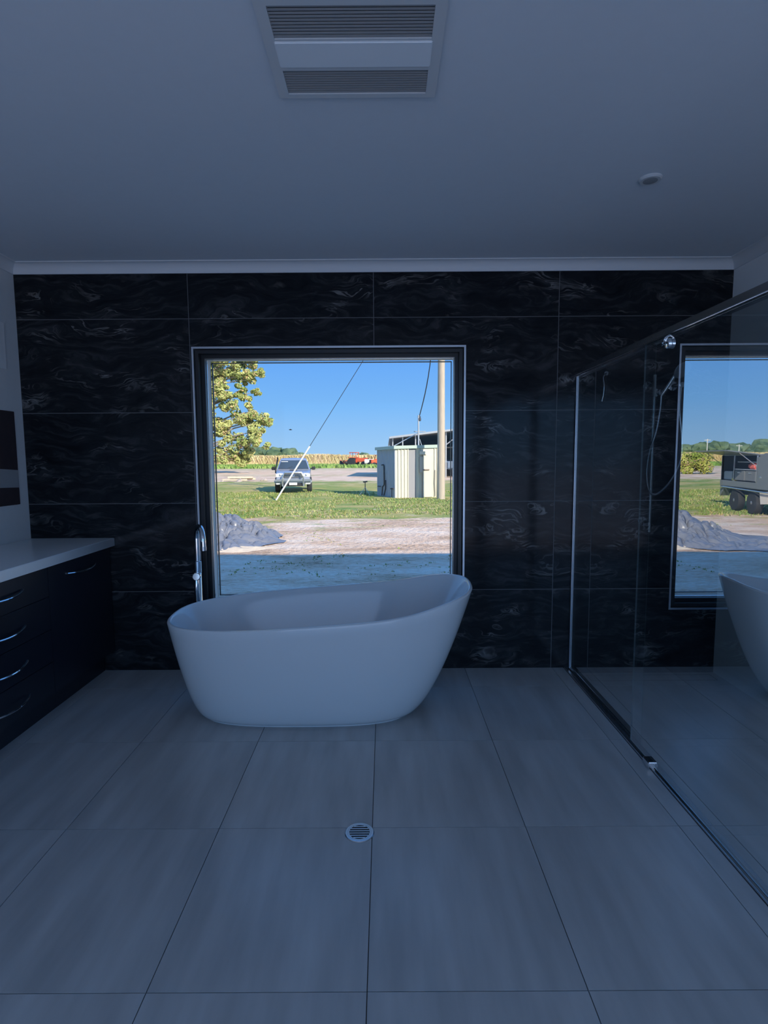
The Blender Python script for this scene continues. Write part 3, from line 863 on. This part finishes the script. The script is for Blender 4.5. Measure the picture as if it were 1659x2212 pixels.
    for x in (-.78, .78):
        for y in (.85, 3.95):
            t = MB().lathe([(.22, -.125), (.355, -.115), (.375, -.07), (.375, .07), (.355, .115), (.22, .125)], (x, y, .375), (1, 0, 0), 28).build('wheel', M_RUB, u, smooth=True)
            MB().lathe([(.215, -.128), (.20, -.10), (.05, -.11), (.05, .11), (.20, .10), (.215, .128)], (x, y, .375), (1, 0, 0), 20).build('rim', M_BAR, t, smooth=True)
    MB().tube([(-.88, 1.05, .95), (-.88, 1.10, 1.15), (-.80, 1.72, 1.60), (-.80, 1.72, 1.74)], .035, 8).build('snorkel', M_BP, u, smooth=True)
make_ute()

# ------------------------------------------------------------------ small corrugated shed
M_CREAM = pm('cream_steel_cladding', (.68, .64, .52), .5, var=.05, scale=2)
M_SHADEW = pm('shaded_steel_cladding', (.46, .48, .52), .5, var=.05, scale=2)  # shade on the sunless walls put into the colour as blue-grey
M_GRN = pm('pale_green_flashing', (.42, .52, .46), .5)
M_PIPE = pm('black_pipe', (.02, .02, .022), .5)
M_GALV = pm('galvanised_steel', (.55, .57, .58), .4, .6, var=.1)
def make_shed():
    A, B, Cc = Vector((.53, 19.3)), Vector((-.26, 21.13)), Vector((2.42, 19.72))
    t = thing('garden_shed', (A.x, A.y, G), 'cream corrugated steel shed with pale green roof edge', 'shed')
    B, Cc = B - A, Cc - A; Dd = B + Cc
    H = 2.03
    def hz(p):  # roof climbs a little to the right
        return H + .05 * (p.x / 1.9)
    def clad(p, q, name, mats, n, rib, nrm):
        b = MB(); top = []; k = 0; d = (q - p)
        nv = Vector(nrm); pts = []
        for i in range(n):
            for u, o in ((0, 0), (.62, 0), (.70, rib), (.92, rib)):
                pts.append((p + d * ((i + u) / n), o))
        pts.append((q, 0))
        lo = [(c.x + nv.x * o, c.y + nv.y * o, .0) for c, o in pts]
        hi = [(c.x + nv.x * o, c.y + nv.y * o, hz(c)) for c, o in pts]
        b.rings([lo, hi], False, False, False)
        return b.build(name, mats, t)
    z2 = Vector((0, 0))
    nl = Vector((B.y, -B.x)).normalized() * -1
    nl = Vector((-.918, -.396)); nr = Vector((.21, -.977))
    clad(B, z2, 'left_wall', M_SHADEW, 13, .035, nl)
    w1, w2 = Cc * .30, Cc * .47
    clad(z2, Cc * .29, 'front_wall', M_CREAM, 4, .04, nr)
    clad(Cc * .45, Cc * .58, 'front_wall', M_CREAM, 2, .04, nr)
    clad(Cc * .82, Cc, 'front_wall', M_CREAM, 3, .04, nr)
    # recessed dark strip, then the framed door
    def quad(p, q, z0, z1, off, name, m, n, th=.03, par=t):
        a, c = p + n * off, q + n * off; d_ = n * -th
        return MB().add([(a.x, a.y, z0), (c.x, c.y, z0), (c.x, c.y, z1), (a.x, a.y, z1), (a.x + d_.x, a.y + d_.y, z0), (c.x + d_.x, c.y + d_.y, z0), (c.x + d_.x, c.y + d_.y, z1), (a.x + d_.x, a.y + d_.y, z1)],
                        [(0, 1, 2, 3), (7, 6, 5, 4), (0, 4, 5, 1), (1, 5, 6, 2), (2, 6, 7, 3), (3, 7, 4, 0)]).build(name, m, par)
    quad(Cc * .29, Cc * .45, 0, H + .0, -.02, 'grey_panel', pm('dark_grey_panel', (.30, .30, .32), .6), nr)
    dr_ = quad(Cc * .60, Cc * .81, .02, 1.78, .05, 'door', M_CREAM, nr, .05)
    quad(Cc * .58, Cc * .60, 0, 1.82, .03, 'door_post', pm('rusty_post', (.30, .23, .17), .8), nr, .05)
    quad(Cc * .58, Cc * .83, 1.78, 2.05, .01, 'front_wall', M_CREAM, nr, .04)
    quad(Cc * .53, Cc * .74, 1.14, 1.19, .09, 'door_bolt', pm('rusty_bolt', (.25, .20, .16), .8), nr, .03)
    quad(Cc * .52, Cc * .585, 1.05, 1.70, .10, 'meter_box', pm('weathered_box', (.50, .45, .38), .8), nr, .09)
    quad(Cc * .52, Cc * .68, 1.80, 1.93, .12, 'conduit_box', M_CREAM, nr, .10)
    MB().tube([(Cc.x * .88 + nr.x * .05, Cc.y * .88 + nr.y * .05, .05), (Cc.x * .87 + nr.x * .05, Cc.y * .87 + nr.y * .05, .6), (Cc.x * .875 + nr.x * .05, Cc.y * .875 + nr.y * .05, 1.15)], .022, 6).build('conduit', pm('weathered_conduit', (.40, .36, .30), .8), t)
    # back walls and roof
    quad(B, Dd, 0, H, 0, 'back_wall', M_SHADEW, Vector((-.21, .977)))
    quad(Dd, Cc, 0, H, 0, 'right_wall', M_CREAM, Vector((.918, .396)))
    e1, e2 = nl * .09, nr * .08
    P = [B + e1 - e2 * .5, z2 + e1 + e2, Cc + e2 - e1, Dd - e1 - e2]
    rb_ = MB(); lo = [(q.x, q.y, hz(q) - .0) for q in P]; hi = [(q.x, q.y, hz(q) + .13) for q in P]
    rb_.rings([lo, hi])
    rb_.build('roof', M_GRN, t)
    # black poly pipes on the shaded wall
    def on(u, z, off=.06):
        c = z2 + (B - z2) * u + nl * off
        return (c.x, c.y, z)
    MB().tube([on(.66, 1.36), on(.57, 1.38), on(.54, 1.34), on(.53, .55), on(.56, .48), on(.63, .42), on(.66, .04)], .028, 8).build('black_pipe', M_PIPE, t, smooth=True)
    MB().tube([on(.46, .72), on(.46, .35), on(.52, .16), on(.56, .05)], .025, 8).build('black_pipe', M_PIPE, t, smooth=True)
    MB().tube([on(.90, .42), on(.72, .43)], .02, 8).build('black_pipe', M_PIPE, t, smooth=True)
    tp = MB().tube([on(.14, .02), on(.14, .36)], .012, 8); tp.tube([on(.02, .40, .08), on(.16, .38, .08)], .03, 8)
    tp.build('tap_standpipe', M_PIPE, t, smooth=True)
    return t
make_shed()

# electrical mast standing on the shed
ms = thing('service_mast', (1.52, 19.95, G + 2.15), 'thin steel power mast with crossbar on the shed roof', 'mast')
MB().tube([(0, 0, -.1), (0, 0, 1.30)], .035, 10).build('post', M_GALV, ms, smooth=True)
MB().tube([(-.20, 0, .62), (.30, 0, .62)], .02, 8).build('crossbar', M_GALV, ms, smooth=True)
MB().tube([(-.02, 0, .56), (-1.12, 0, -.02)], .018, 8).build('brace', M_GALV, ms, smooth=True)
MB().tube([(.05, .02, .30), (.16, .10, -.02)], .014, 8).build('brace', M_GALV, ms, smooth=True)
MB().lathe([(.02, 0), (.06, .03), (.06, .12), (.03, .15), (.05, .18), (.02, .22)], (.05, 0, 1.05), (0, 0, 1), 12).build('insulator', pm('dark_insulator', (.06, .06, .07), .4), ms, smooth=True)

# timber pole, stay and wires
pole = thing('power_pole', (2.33, 18.5, G), 'tall weathered timber power pole beside the shed', 'pole')
pr = []
for k in range(13):
    z = k * .95 - .2; r = .160 - .004 * k
    pr.append([(r * (1 + .03 * math.sin(5 * a + k)) * math.cos(a), r * math.sin(a) * (1 + .03 * math.cos(4 * a)), z) for a in [2 * PI * i / 18 for i in range(18)]])
MB().rings(pr).build('shaft', pm('weathered_timber', (.50, .43, .34), .9, var=.30, scale=9, stretch=(6, 6, .3), bump=.5), pole, smooth=True)
MB().box(-.85, .85, -.20, -.08, 10.3, 10.42).build('crossarm', pm('weathered_timber', (.50, .43, .34)), pole)
st0, st1 = Vector((-4.30, 18.55, G)), Vector((2.20, 18.5, G + 10.0))
stay = thing('stay_wire', st0, 'slanted pole stay with a white guard sleeve on lower part', 'stay wire')
dv = st1 - st0
MB().tube([(0, 0, 0), dv * .215], .034, 8).build('guard_sleeve', pm('white_guard', (.82, .82, .78), .5), stay, smooth=True)
MB().tube([dv * .21, dv * .985], .012, 6).build('wire', M_PIPE, stay, smooth=True)
p0, p1 = Vector((2.20, 18.45, G + 10.2)), Vector((1.56, 19.95, G + 3.42))
sag = [p0.lerp(p1, k / 14) + Vector((.12, 0, -.9)) * math.sin(PI * k / 14) for k in range(15)]
tag(MB().tube(sag, .022, 6).build('service_cable', M_PIPE, smooth=True), 'dark sagging cable from the pole down to the shed mast', 'cable')

# sprinkler on a tripod
sp = thing('sprinkler_tripod', (-.80, 21.2, G), 'small dark sprinkler on a spindly tripod in the grass', 'sprinkler')
MB().tube([(0, 0, .05), (0, 0, .60)], .018, 8).build('riser', M_PIPE, sp, smooth=True)
MB().tube([(-.09, 0, .60), (.10, -.02, .62)], .03, 8).build('spray_arm', M_PIPE, sp, smooth=True)
for a in (3.4, 5.6, 1.4):
    MB().tube([(0, 0, .36), (.28 * math.cos(a), .28 * math.sin(a), 0)], .011, 6).build('leg', M_GALV, sp, smooth=True)

# loose plank pile at the left
pk = thing('timber_planks', (-10.9, 38.6, G), 'pale timber planks lying on rubble in the yard', 'planks')
M_PLK = pm('pale_plank', (.72, .60, .45), .8, var=.15, scale=5)
for k, (x, y, z, a) in enumerate(((0, 0, .28, -.04), (.1, .3, .16, .08), (-.4, -.2, .10, -.2))):
    o = MB().bbox(-.95, .95, -.16, .16, -.07, .07, .01).build('plank', M_PLK, pk, loc=(x, y, z)); o.rotation_euler = (0, 0, a)
rubm = pm('grey_rubble', (.42, .36, .32), .95, var=.3)
for k in range(12):
    bm = bmesh.new(); bmesh.ops.create_icosphere(bm, subdivisions=1, radius=random.uniform(.08, .2))
    for q in bm.verts: q.co += Vector((random.uniform(-.04, .04), random.uniform(-.04, .04), random.uniform(-.04, .04)))
    b = MB(); b.bm(bm); b.build('rubble', rubm, pk, loc=(random.uniform(-1.8, 1.8), random.uniform(-.6, .6), .03))

# rusty drum under the tree
rd = thing('red_drum', (-21.0, 62.5, G), 'rusty red drum half hidden beneath the tree', 'drum')
MB().lathe([(.55, 0), (.58, .02), (.58, .55), (.60, .58), (.58, .62), (.58, 1.1), (.55, 1.12)], n=18).build('barrel', pm('rust_red', (.45, .12, .06), .7, var=.2), rd, smooth=True)
MB().lathe([(.53, 1.12), (.50, 1.10), (.10, 1.10)], n=18).build('lid', pm('rust_dark', (.20, .07, .05), .8), rd, smooth=True)

# ------------------------------------------------------------------ big open farm shed behind
def big_shed():
    t = thing('farm_shed', (.75, 44.0, G), 'long open-fronted farm shed with dark interior behind small shed', 'shed')
    L_, Dp = 16.0, 14.0
    hL, hR = 3.35, 5.2
    M_IN = pm('dark_cladding', (.10, .095, .09), .9, var=.2)
    rz = lambda x: hL + (hR - hL) * x / L_
    MB().add([(-.25, -.6, rz(-.25)), (L_, -.6, rz(L_)), (L_, Dp, rz(L_) - .3), (-.25, Dp, rz(-.25) - .3), (-.25, -.6, rz(-.25) + .16), (L_, -.6, rz(L_) + .16), (L_, Dp, rz(L_) - .14), (-.25, Dp, rz(-.25) - .14)],
             [(0, 3, 2, 1), (4, 5, 6, 7), (0, 1, 5, 4), (1, 2, 6, 5), (2, 3, 7, 6), (3, 0, 4, 7)]).build('roof', M_GALV, t)
    MB().prism([(0, 0), (L_, 0), (L_, hR - .3), (0, hL - .3)], 'y', Dp - .1, Dp).build('back_wall', M_IN, t)
    MB().box(0, .1, .2, Dp, 0, 2.9).build('side_wall', M_IN, t)
    MB().box(L_ - .1, L_, .2, Dp, 0, 4.6).build('side_wall', M_IN, t)
    MB().box(.1, L_ - .1, .5, Dp - .2, 2.55, 2.6).build('loft_floor', M_IN, t)
    for x in (.05, .9, 2.0, 4.6, 8.5, 12.5):
        MB().box(x - .05, x + .05, -.1, .0, 0, rz(x)).build('post', M_GALV, t)
    for (x0, x1) in ((4.6, 6.2), (8.5, 7.0)):
        MB().tube([(x0, -.05, rz(x0) - 1.1), (x1, -.05, rz(x1) - .05)], .05, 6).build('knee_brace', M_GALV, t)
    return t
big_shed()

# ------------------------------------------------------------------ machines
def tractor(name, loc, rot, body, label, sc=1.0, cab=True):
    t = thing(name, loc, label, 'tractor', 'farm machines at the edge of the crop', rot)
    t.scale = (sc, sc, sc)
    mb = pm('paint_%s' % name + str(round(body[0] * 100)) + str(round(body[2] * 100)), body, .5, var=.08)
    rub = pm('tyre_rubber', (.025, .025, .027), .8)
    MB().bbox(-.35, .35, -1.7, .3, .75, 1.45, .08).build('bonnet', mb, t, smooth=True)
    MB().bbox(-.30, .30, -1.74, -1.68, .80, 1.35, .02).build('grille', pm('black_plastic', (.02, .02, .022)), t)
    MB().bbox(-.42, .42, .2, 1.4, .65, 1.15, .05).build('chassis', mb, t, smooth=True)
    MB().bbox(-.28, .28, .75, 1.15, 1.15, 1.55, .05).build('seat', pm('black_plastic', (.02, .02, .022)), t)
    if cab:
        c = MB()
        for x in (-.55, .55):
            for y in (.25, 1.35): c.tube([(x, y, 1.1), (x, y, 2.3)], .05, 6)
        c.build('roll_frame', mb, t)
        MB().bbox(-.70, .70, .1, 1.5, 2.3, 2.42, .04).build('canopy', mb, t, smooth=True)
    for s in (-1, 1):
        for (y, r, w) in ((1.0, .75, .22), (-1.25, .45, .15)):
            wh = MB().lathe([(r * .6, -w), (r * .95, -w * .9), (r, -w * .5), (r, w * .5), (r * .95, w * .9), (r * .6, w)], (s * .78, y, r), (1, 0, 0), 20).build('wheel', rub, t, smooth=True)
            MB().lathe([(r * .58, -w * .8), (r * .2, -w * .4), (r * .2, w * .4), (r * .58, w * .8)], (s * .78, y, r), (1, 0, 0), 14).build('rim', mb, wh, smooth=True)
        MB().bbox(s * .78 - .25, s * .78 + .25, .35, 1.6, 1.45, 1.56, .04).build('fender', mb, t, smooth=True)
    return t
RED = (.75, .13, .05)
tractor('red_tractor', (-8.6, 118, G), .3, RED, 'small orange-red tractor left of the pair in far field', .85, False)
tractor('red_tractor', (-5.4, 115, G), 1.2, RED, 'large orange-red tractor with canopy in the far field', 1.25, True)
tractor('red_tractor', (-1.6, 112, G), -.8, RED, 'orange-red tractor partly hidden behind the garden shed', 1.0, True)
tl = thing('white_tank_trailer', (-3.1, 113, G), 'small white tank on wheels between the red tractors', 'tank')
MB().lathe([(.1, -1.0), (.5, -.95), (.55, -.8), (.55, .8), (.5, .95), (.1, 1.0)], (0, 0, 1.0), (1, 0, 0), 18).build('tank', pm('plate_white', (.85, .85, .83)), tl, smooth=True)
MB().box(-1.1, 1.1, -.4, .4, .40, .5).build('frame', M_PIPE, tl)
for y in (-.5, .5):
    MB().lathe([(.2, -.1), (.38, -.09), (.38, .09), (.2, .1)], (0, y, .38), (0, 1, 0), 16).build('wheel', M_PIPE, tl, smooth=True)
tractor('blue_tractor', (6.0, 45.6, G), -.5, (.18, .24, .34), 'blue-grey tractor parked inside the dark farm shed', .95, False)

# ------------------------------------------------------------------ box trailer with tool canopy (seen mirrored in the shower glass)
def trailer():
    w1 = Vector((-8.05, 13.05)); dirv = Vector((.169, -.986))
    ang = math.atan2(dirv.y, dirv.x)
    t = thing('tool_trailer', (w1.x, w1.y, G), 'tandem trailer with open grey tool canopy reflected in shower glass', 'trailer', None, ang)
    # local +x runs along the trailer towards the house, +y is the side that faces the house window
    M_TR = pm('grey_checker_plate', (.24, .26, .28), .40, .4, var=.12, scale=8)
    M_DK = pm('dark_inside', (.035, .04, .045), .7, var=.2)
    M_RUB = pm('tyre_rubber', (.025, .025, .027), .8); M_BAR = pm('polished_alloy', (.72, .74, .78))
    M_WHT = pm('plate_white', (.85, .85, .83))
    MB().bbox(-1.0, 3.6, -1.75, .02, .72, .90, .015).build('tray', M_TR, t)
    MB().box(-.9, 3.5, -1.5, -.2, .50, .72).build('chassis_rails', M_DK, t)
    MB().tube([(-.85, .05, .64), (-.7, .06, .70), (2.2, .06, .66), (2.5, .05, .72)], .022, 8).build('side_rail', M_BAR, t, smooth=True)
    for x in (0, 1.10):
        w = MB().lathe([(.17, -.10), (.30, -.095), (.325, -.06), (.325, .06), (.30, .095), (.17, .10)], (x, -.10, .325), (0, 1, 0), 28).build('wheel', M_RUB, t, smooth=True)
        MB().lathe([(.175, .085), (.15, .06), (.06, .065), (.05, .10), (.03, .11)], (x, -.10, .325), (0, 1, 0), 20).build('rim', pm('grey_rim', (.30, .30, .32), .4, .5), w, smooth=True)
        w = MB().lathe([(.17, -.10), (.30, -.095), (.325, -.06), (.325, .06), (.30, .095), (.17, .10)], (x, -1.6, .325), (0, 1, 0), 28).build('wheel', M_RUB, t, smooth=True)
    MB().prism([(1.50, .64), (2.05, .70), (1.98, .36), (1.58, .32)], 'y', -.18, -.02).build('mud_flap', pm('pale_flap', (.66, .60, .54), .7), t)
    MB().prism([(-1.0, .72), (-.62, .72), (-.95, .40), (-1.0, .40)], 'y', -.25, 0).build('mud_guard', M_TR, t)
    H0, H1 = .90, 1.66
    MB().box(-.98, 1.30, -1.72, -1.68, H0, H1).build('far_wall', M_DK, t)
    MB().box(-.98, -.94, -1.70, 0, H0, H1).build('end_wall', M_DK, t)
    MB().box(-.98, 1.35, -1.72, -.02, H1, H1 + .04).build('canopy_roof', M_TR, t)
    for x in (-.96, -.10, 1.30):
        MB().box(x - .02, x + .02, -.03, .0, H0, H1).build('post', M_BAR, t)
    MB().box(-.10, 1.30, -.7, -.02, 1.24, 1.27).build('shelf', M_BAR, t)
    MB().box(-.10, 1.30, -.7, -.1, 1.46, 1.48).build('shelf', M_BAR, t)
    for k, x in enumerate((-.05, .62)):
        d = MB().bbox(x, x + .60, -.6, -.01, .93, 1.22, .01).build('drawer', pm('grey_drawer', (.16, .17, .19), .5), t)
        MB().box(x + .22, x + .38, -.008, .006, 1.14, 1.17).build('latch', M_BAR, d)
    MB().bbox(-.90, -.30, -.7, -.05, .92, 1.18, .02).build('storage_box', pm('grey_box', (.42, .43, .46), .5), t)
    MB().bbox(.55, .95, -.45, -.10, 1.27, 1.44, .04).build('red_bag', pm('red_bag', (.70, .16, .14), .7), t, smooth=True)
    MB().bbox(-.22, -.08, -.14, .0, .90, 1.0, .02).build('yellow_tin', pm('yellow_tin', (.75, .62, .16), .5), t)
    # closed front box with sloping corners
    MB().prism([(1.35, H0), (1.35, H1 - .05), (1.75, H1 + .06), (3.55, H1 + .06), (3.55, H0)], 'y', -1.72, -.0).build('closed_box', M_TR, t)
    for x in (1.55, 2.35):
        MB().lathe([(.035, 0), (.035, .012), (.02, .016)], (x, .0, 1.05), (0, 1, 0), 14).build('lock', M_BAR, t, smooth=True)
    # gull-wing door lifted on the house side
    MB().add([(-1.0, -.02, H1 + .02), (1.32, -.02, H1 + .02), (1.32, .78, H1 + .13), (-1.0, .78, H1 + .13),
              (-1.0, -.02, H1 + .05), (1.32, -.02, H1 + .05), (1.32, .78, H1 + .16), (-1.0, .78, H1 + .16)],
             [(0, 3, 2, 1), (4, 5, 6, 7), (0, 1, 5, 4), (1, 2, 6, 5), (2, 3, 7, 6), (3, 0, 4, 7)]).build('lifted_door', M_TR, t)
    MB().tube([(-.95, -.02, 1.35), (-.95, .45, H1 + .08)], .012, 6).build('gas_strut', M_BAR, t)
    MB().tube([(1.28, -.02, 1.35), (1.28, .45, H1 + .08)], .012, 6).build('gas_strut', M_BAR, t)
trailer()

# ------------------------------------------------------------------ trees and fields
def foliage(rnd, clumps, per, size, flat=.75):
    b = MB()
    for (c, r) in clumps:
        c = Vector(c)
        for k in range(per):
            while True:
                p = Vector((rnd.uniform(-1, 1), rnd.uniform(-1, 1), rnd.uniform(-1, 1)))
                if p.length < 1: break
            p = p.normalized() * (p.length ** .45)
            q = c + Vector((p.x * r, p.y * r, p.z * r * flat))
            nrm = (p + Vector((rnd.gauss(0, .6), rnd.gauss(0, .6), rnd.gauss(0, .6)))).normalized()
            a = nrm.cross(Vector((rnd.gauss(0, 1), rnd.gauss(0, 1), rnd.gauss(0, 1)))).normalized(); w = nrm.cross(a)
            s = size * rnd.uniform(.5, 1.3)
            b.add([q - a * s, q + w * s * .45, q + a * s, q - w * s * .45], [(0, 1, 2, 3)], 0 if rnd.random() < .86 else 1)
    return b
ML1 = leaf_mat('tree_leaves', (.26, .34, .10), (.60, .62, .24), .45)
ML2 = leaf_mat('dry_tree_leaves', (.45, .30, .16), (.60, .45, .25), .5)
M_BARK = pm('grey_bark', (.34, .30, .26), .9, var=.3, scale=4, bump=.4)
def big_tree():
    rnd = random.Random(21)
    t = thing('tree', (-21.5, 64, G), 'tall leafy yellow-green tree at the left of the window view', 'tree')
    tr = MB().tube([(0, 0, -.1), (.15, 0, 3), (-.1, .2, 7), (.2, 0, 12), (.1, .1, 16)], [.55, .45, .36, .22, .06], 12).build('trunk', M_BARK, t, smooth=True)
    clumps = []
    # right hand outline follows the photograph's lobes; the rest is free
    lobes = [(5.6, 14.6, 1.7), (4.4, 12.7, 1.7), (5.0, 11.2, 1.35), (3.3, 15.6, 2.0), (2.4, 10.0, 1.5), (4.3, 9.3, 1.1), (5.9, 7.6, 1.5), (6.9, 6.2, 1.1), (4.2, 6.8, 1.5), (5.4, 4.4, 1.8),
             (6.9, 3.6, .9), (3.4, 4.2, 1.9), (4.2, 2.3, 1.5), (2.2, 2.3, 1.6), (1.6, 6.5, 1.8), (1.2, 13.0, 1.9), (.4, 17.0, 1.6), (.2, 9.5, 1.8), (6.0, 9.9, .6), (6.6, 12.0, .65), (3.0, 12.0, 1.4), (1.6, 15.2, 1.6), (5.0, 16.4, 1.3), (2.9, 8.2, 1.5), (1.0, 11.4, 1.5), (.6, 4.6, 1.7), (5.3, 6.2, 1.2), (2.2, 5.4, 1.4), (6.4, 5.0, .9), (3.2, 1.6, 1.1), (.6, 7.8, 1.4), (4.9, 13.6, 1.2)]
    for x, z, r in lobes:
        clumps.append(((x, rnd.uniform(-1.5, 1.2), z), r))
    for k in range(18):
        a = rnd.uniform(.3 * PI, 1.7 * PI); rr = rnd.uniform(2, 5)
        clumps.append(((rr * math.cos(a) - .4, rr * math.sin(a), rnd.uniform(3, 15)), rnd.uniform(1.2, 2.0)))
    br = []
    for (c, r) in clumps:
        z0 = max(1.5, c[2] - rnd.uniform(.8, 2.2))
        m = (c[0] * .5, c[1] * .5, (z0 + c[2]) / 2 + .3)
        MB().tube([(0, 0, z0), m, c], [.13, .09, .03], 6).build('branch', M_BARK, t, smooth=True)
    sub = []
    for (c, r) in clumps:
        for k in range(9):
            d = Vector((rnd.gauss(0, 1), rnd.gauss(0, 1), rnd.gauss(0, 1))).normalized() * r * rnd.uniform(.35, 1.05)
            sub.append((Vector(c) + Vector((d.x, d.y, d.z * .8)), r * rnd.uniform(.22, .48)))
    f = foliage(rnd, sub, 105, .21).build('foliage', [ML1, ML2], t, fix=False)
    tag(f, None, None, None, 'stuff')
    # one bare pale limb
    MB().tube([(3.4, -3.0, 13.0), (4.6, -3.1, 13.9), (5.6, -3.1, 14.35)], [.09, .06, .03], 6).build('bare_branch', pm('pale_dead_wood', (.72, .66, .58), .8), t, smooth=True)
    for k, (x, z) in enumerate(((4.2, 13.6), (4.8, 14.0), (5.2, 14.2))):
        MB().tube([(x, -3.1, z), (x + .3, -3.1, z - .5)], [.04, .02], 5).build('bare_branch', pm('pale_dead_wood', (.72, .66, .58)), t, smooth=True)
big_tree()
def bush():
    rnd = random.Random(4)
    t = thing('bush', (-26.9, 49.5, G), 'rounded bush left of the trailer in the shower glass reflection', 'bush')
    MB().tube([(0, 0, -.05), (.05, 0, .8), (.1, .05, 1.6)], [.14, .1, .04], 8).build('stem', M_BARK, t, smooth=True)
    cl = [((rnd.uniform(-1.3, 1.0), rnd.uniform(-.8, .8), rnd.uniform(.25, 1.7)), rnd.uniform(.5, .8)) for k in range(18)]
    tag(foliage(rnd, cl, 260, .14).build('foliage', [leaf_mat('bush_leaves', (.20, .28, .05), (.50, .50, .12), .8), ML2], t, fix=False), kind='stuff')
bush()

def far_trees():
    rnd = random.Random(9)
    ML = leaf_mat('far_leaves', (.06, .11, .06), (.16, .22, .12), .25)
    protos = []
    for k in range(4):
        bm = bmesh.new(); bmesh.ops.create_icosphere(bm, subdivisions=3, radius=1)
        for q in bm.verts:
            n = noise.noise(q.co * 1.8 + Vector((k * 7, 0, 0))) * .42 + noise.noise(q.co * 4.5 + Vector((0, k * 5, 0))) * .22
            q.co = q.co * (1 + n); q.co.z = q.co.z * .8 + .75
        b = MB(); b.bm(bm)
        me = b.build('crown', ML, smooth=False)
        protos.append(me.data); bpy.data.objects.remove(me)
    trunk = MB().tube([(0, 0, -.02), (0, 0, .6)], [.06, .04], 6); to = trunk.build('trunk', M_BARK); tm = to.data; bpy.data.objects.remove(to)
    def put(x, y, s, lab, grp):
        o = thing('distant_tree', (x, y, G), lab, 'tree', grp, rnd.uniform(0, 6)); o.scale = (s * rnd.uniform(1.0, 1.4), s, s * rnd.uniform(.85, 1.1))
        for nm, me in (('crown', rnd.choice(protos)), ('trunk', tm)):
            c = bpy.data.objects.new(nm, me); COL.objects.link(c); c.parent = o
    ORD = 'first second third fourth fifth sixth seventh eighth ninth tenth eleventh twelfth thirteenth fourteenth fifteenth sixteenth'.split()
    for k in range(7):
        x = -60.5 + 3.6 * k
        put(x, 250 + rnd.uniform(-6, 6), (4.6, 4.9, 4.3, 4.7, 4.0, 4.1, 3.5)[k], ORD[k] + ' tree from the left in the far row behind the ute', 'far tree row seen through window')
    put(-9.4, 250, 3.0, 'lone dark far tree above the red tractors', 'lone far tree')
    for k in range(12):
        x = -131 - 3.9 * k
        put(x, 250 + rnd.uniform(-6, 6), lerp(4.4, 5.6, k / 11) * rnd.uniform(.9, 1.1), ORD[k] + ' tree from the left in far row mirrored in shower glass', 'far tree row mirrored in shower glass')
far_trees()
for (x, h, lab) in ((-134.0, 9.0, 'pale distant power pole left of the other in reflection'), (-147.5, 6.6, 'pale distant power pole above the trailer lid in reflection')):
    o = thing('distant_pole', (x, 232, G), lab, 'pole', 'distant poles')
    MB().tube([(0, 0, 0), (0, 0, h)], .20, 8).build('shaft', pm('pale_pole', (.62, .60, .56), .8), o)
    MB().box(-1.3, 1.3, -.1, .1, h - .6, h - .35).build('crossarm', pm('pale_pole', (.62, .60, .56)), o)

def cane():
    rnd = random.Random(3); b = MB()
    for k in range(26000):
        y = 131 + 9 * rnd.random() ** 2
        x = rnd.uniform(-118, 22)
        h = 2.55 * rnd.uniform(.75, 1.12) + .15 * math.sin(x * .3)
        w = .10 + .10 * rnd.random(); lx = rnd.gauss(0, .35)
        b.add([(x - w, y, G), (x + w, y, G), (x + lx + w * .6, y, G + h * .8), (x + lx * 2.2, y - .3, G + h)], [(0, 1, 2), (0, 2, 3)], 0 if rnd.random() < .6 else 1)
    b.box(-118, 22, 136, 150, G, G + 2.1, 2)
    o = b.build('cane_field', [leaf_mat('cane_straw', (.55, .44, .20), (.78, .68, .38), .2), leaf_mat('cane_dry', (.40, .28, .16), (.62, .48, .30), .3), leaf_mat('cane_leaf', (.42, .42, .16), (.60, .55, .26), .2)], fix=False)
    tag(o, 'tall straw-coloured cane crop along the horizon', 'crop', None, 'stuff')
    b = MB()
    for k in range(16000):
        y = 96 + 32 * rnd.random(); x = rnd.uniform(-100, 16)
        if -11 < x < .5 and 108 < y < 122: continue
        h = rnd.uniform(.35, .7); w = .25 + .2 * rnd.random(); a = rnd.uniform(0, PI); ca, sa = math.cos(a), math.sin(a)
        b.add([(x - ca * w, y - sa * w, G), (x + ca * w, y + sa * w, G), (x + rnd.gauss(0, .2), y, G + h)], [(0, 1, 2)])
    o = b.build('green_crop', leaf_mat('crop_leaf', (.16, .30, .06), (.30, .42, .12), .3), fix=False)
    tag(o, 'low bright green crop in front of the cane', 'crop', None, 'stuff')
cane()

# a bird over the field
bird = thing('bird', (-4.9, 26.0, 3.0), 'tiny dark bird flying in the blue sky', 'bird')
MB().lathe([(.004, -.10), (.022, -.05), (.028, 0), (.018, .06), (.004, .09)], (0, 0, 0), (1, .3, 0), 10).build('body', M_PIPE, bird, smooth=True)
for s in (-1, 1):
    MB().add([(-.03, 0, 0), (.03, 0, 0), (.02, s * .10, .03), (-.02, s * .12, .02), (-.03, 0, .006), (.03, 0, .006), (.02, s * .10, .034), (-.02, s * .12, .024)],
             [(0, 1, 2, 3), (7, 6, 5, 4), (0, 4, 5, 1), (1, 5, 6, 2), (2, 6, 7, 3), (3, 7, 4, 0)]).build('wing', M_PIPE, bird)
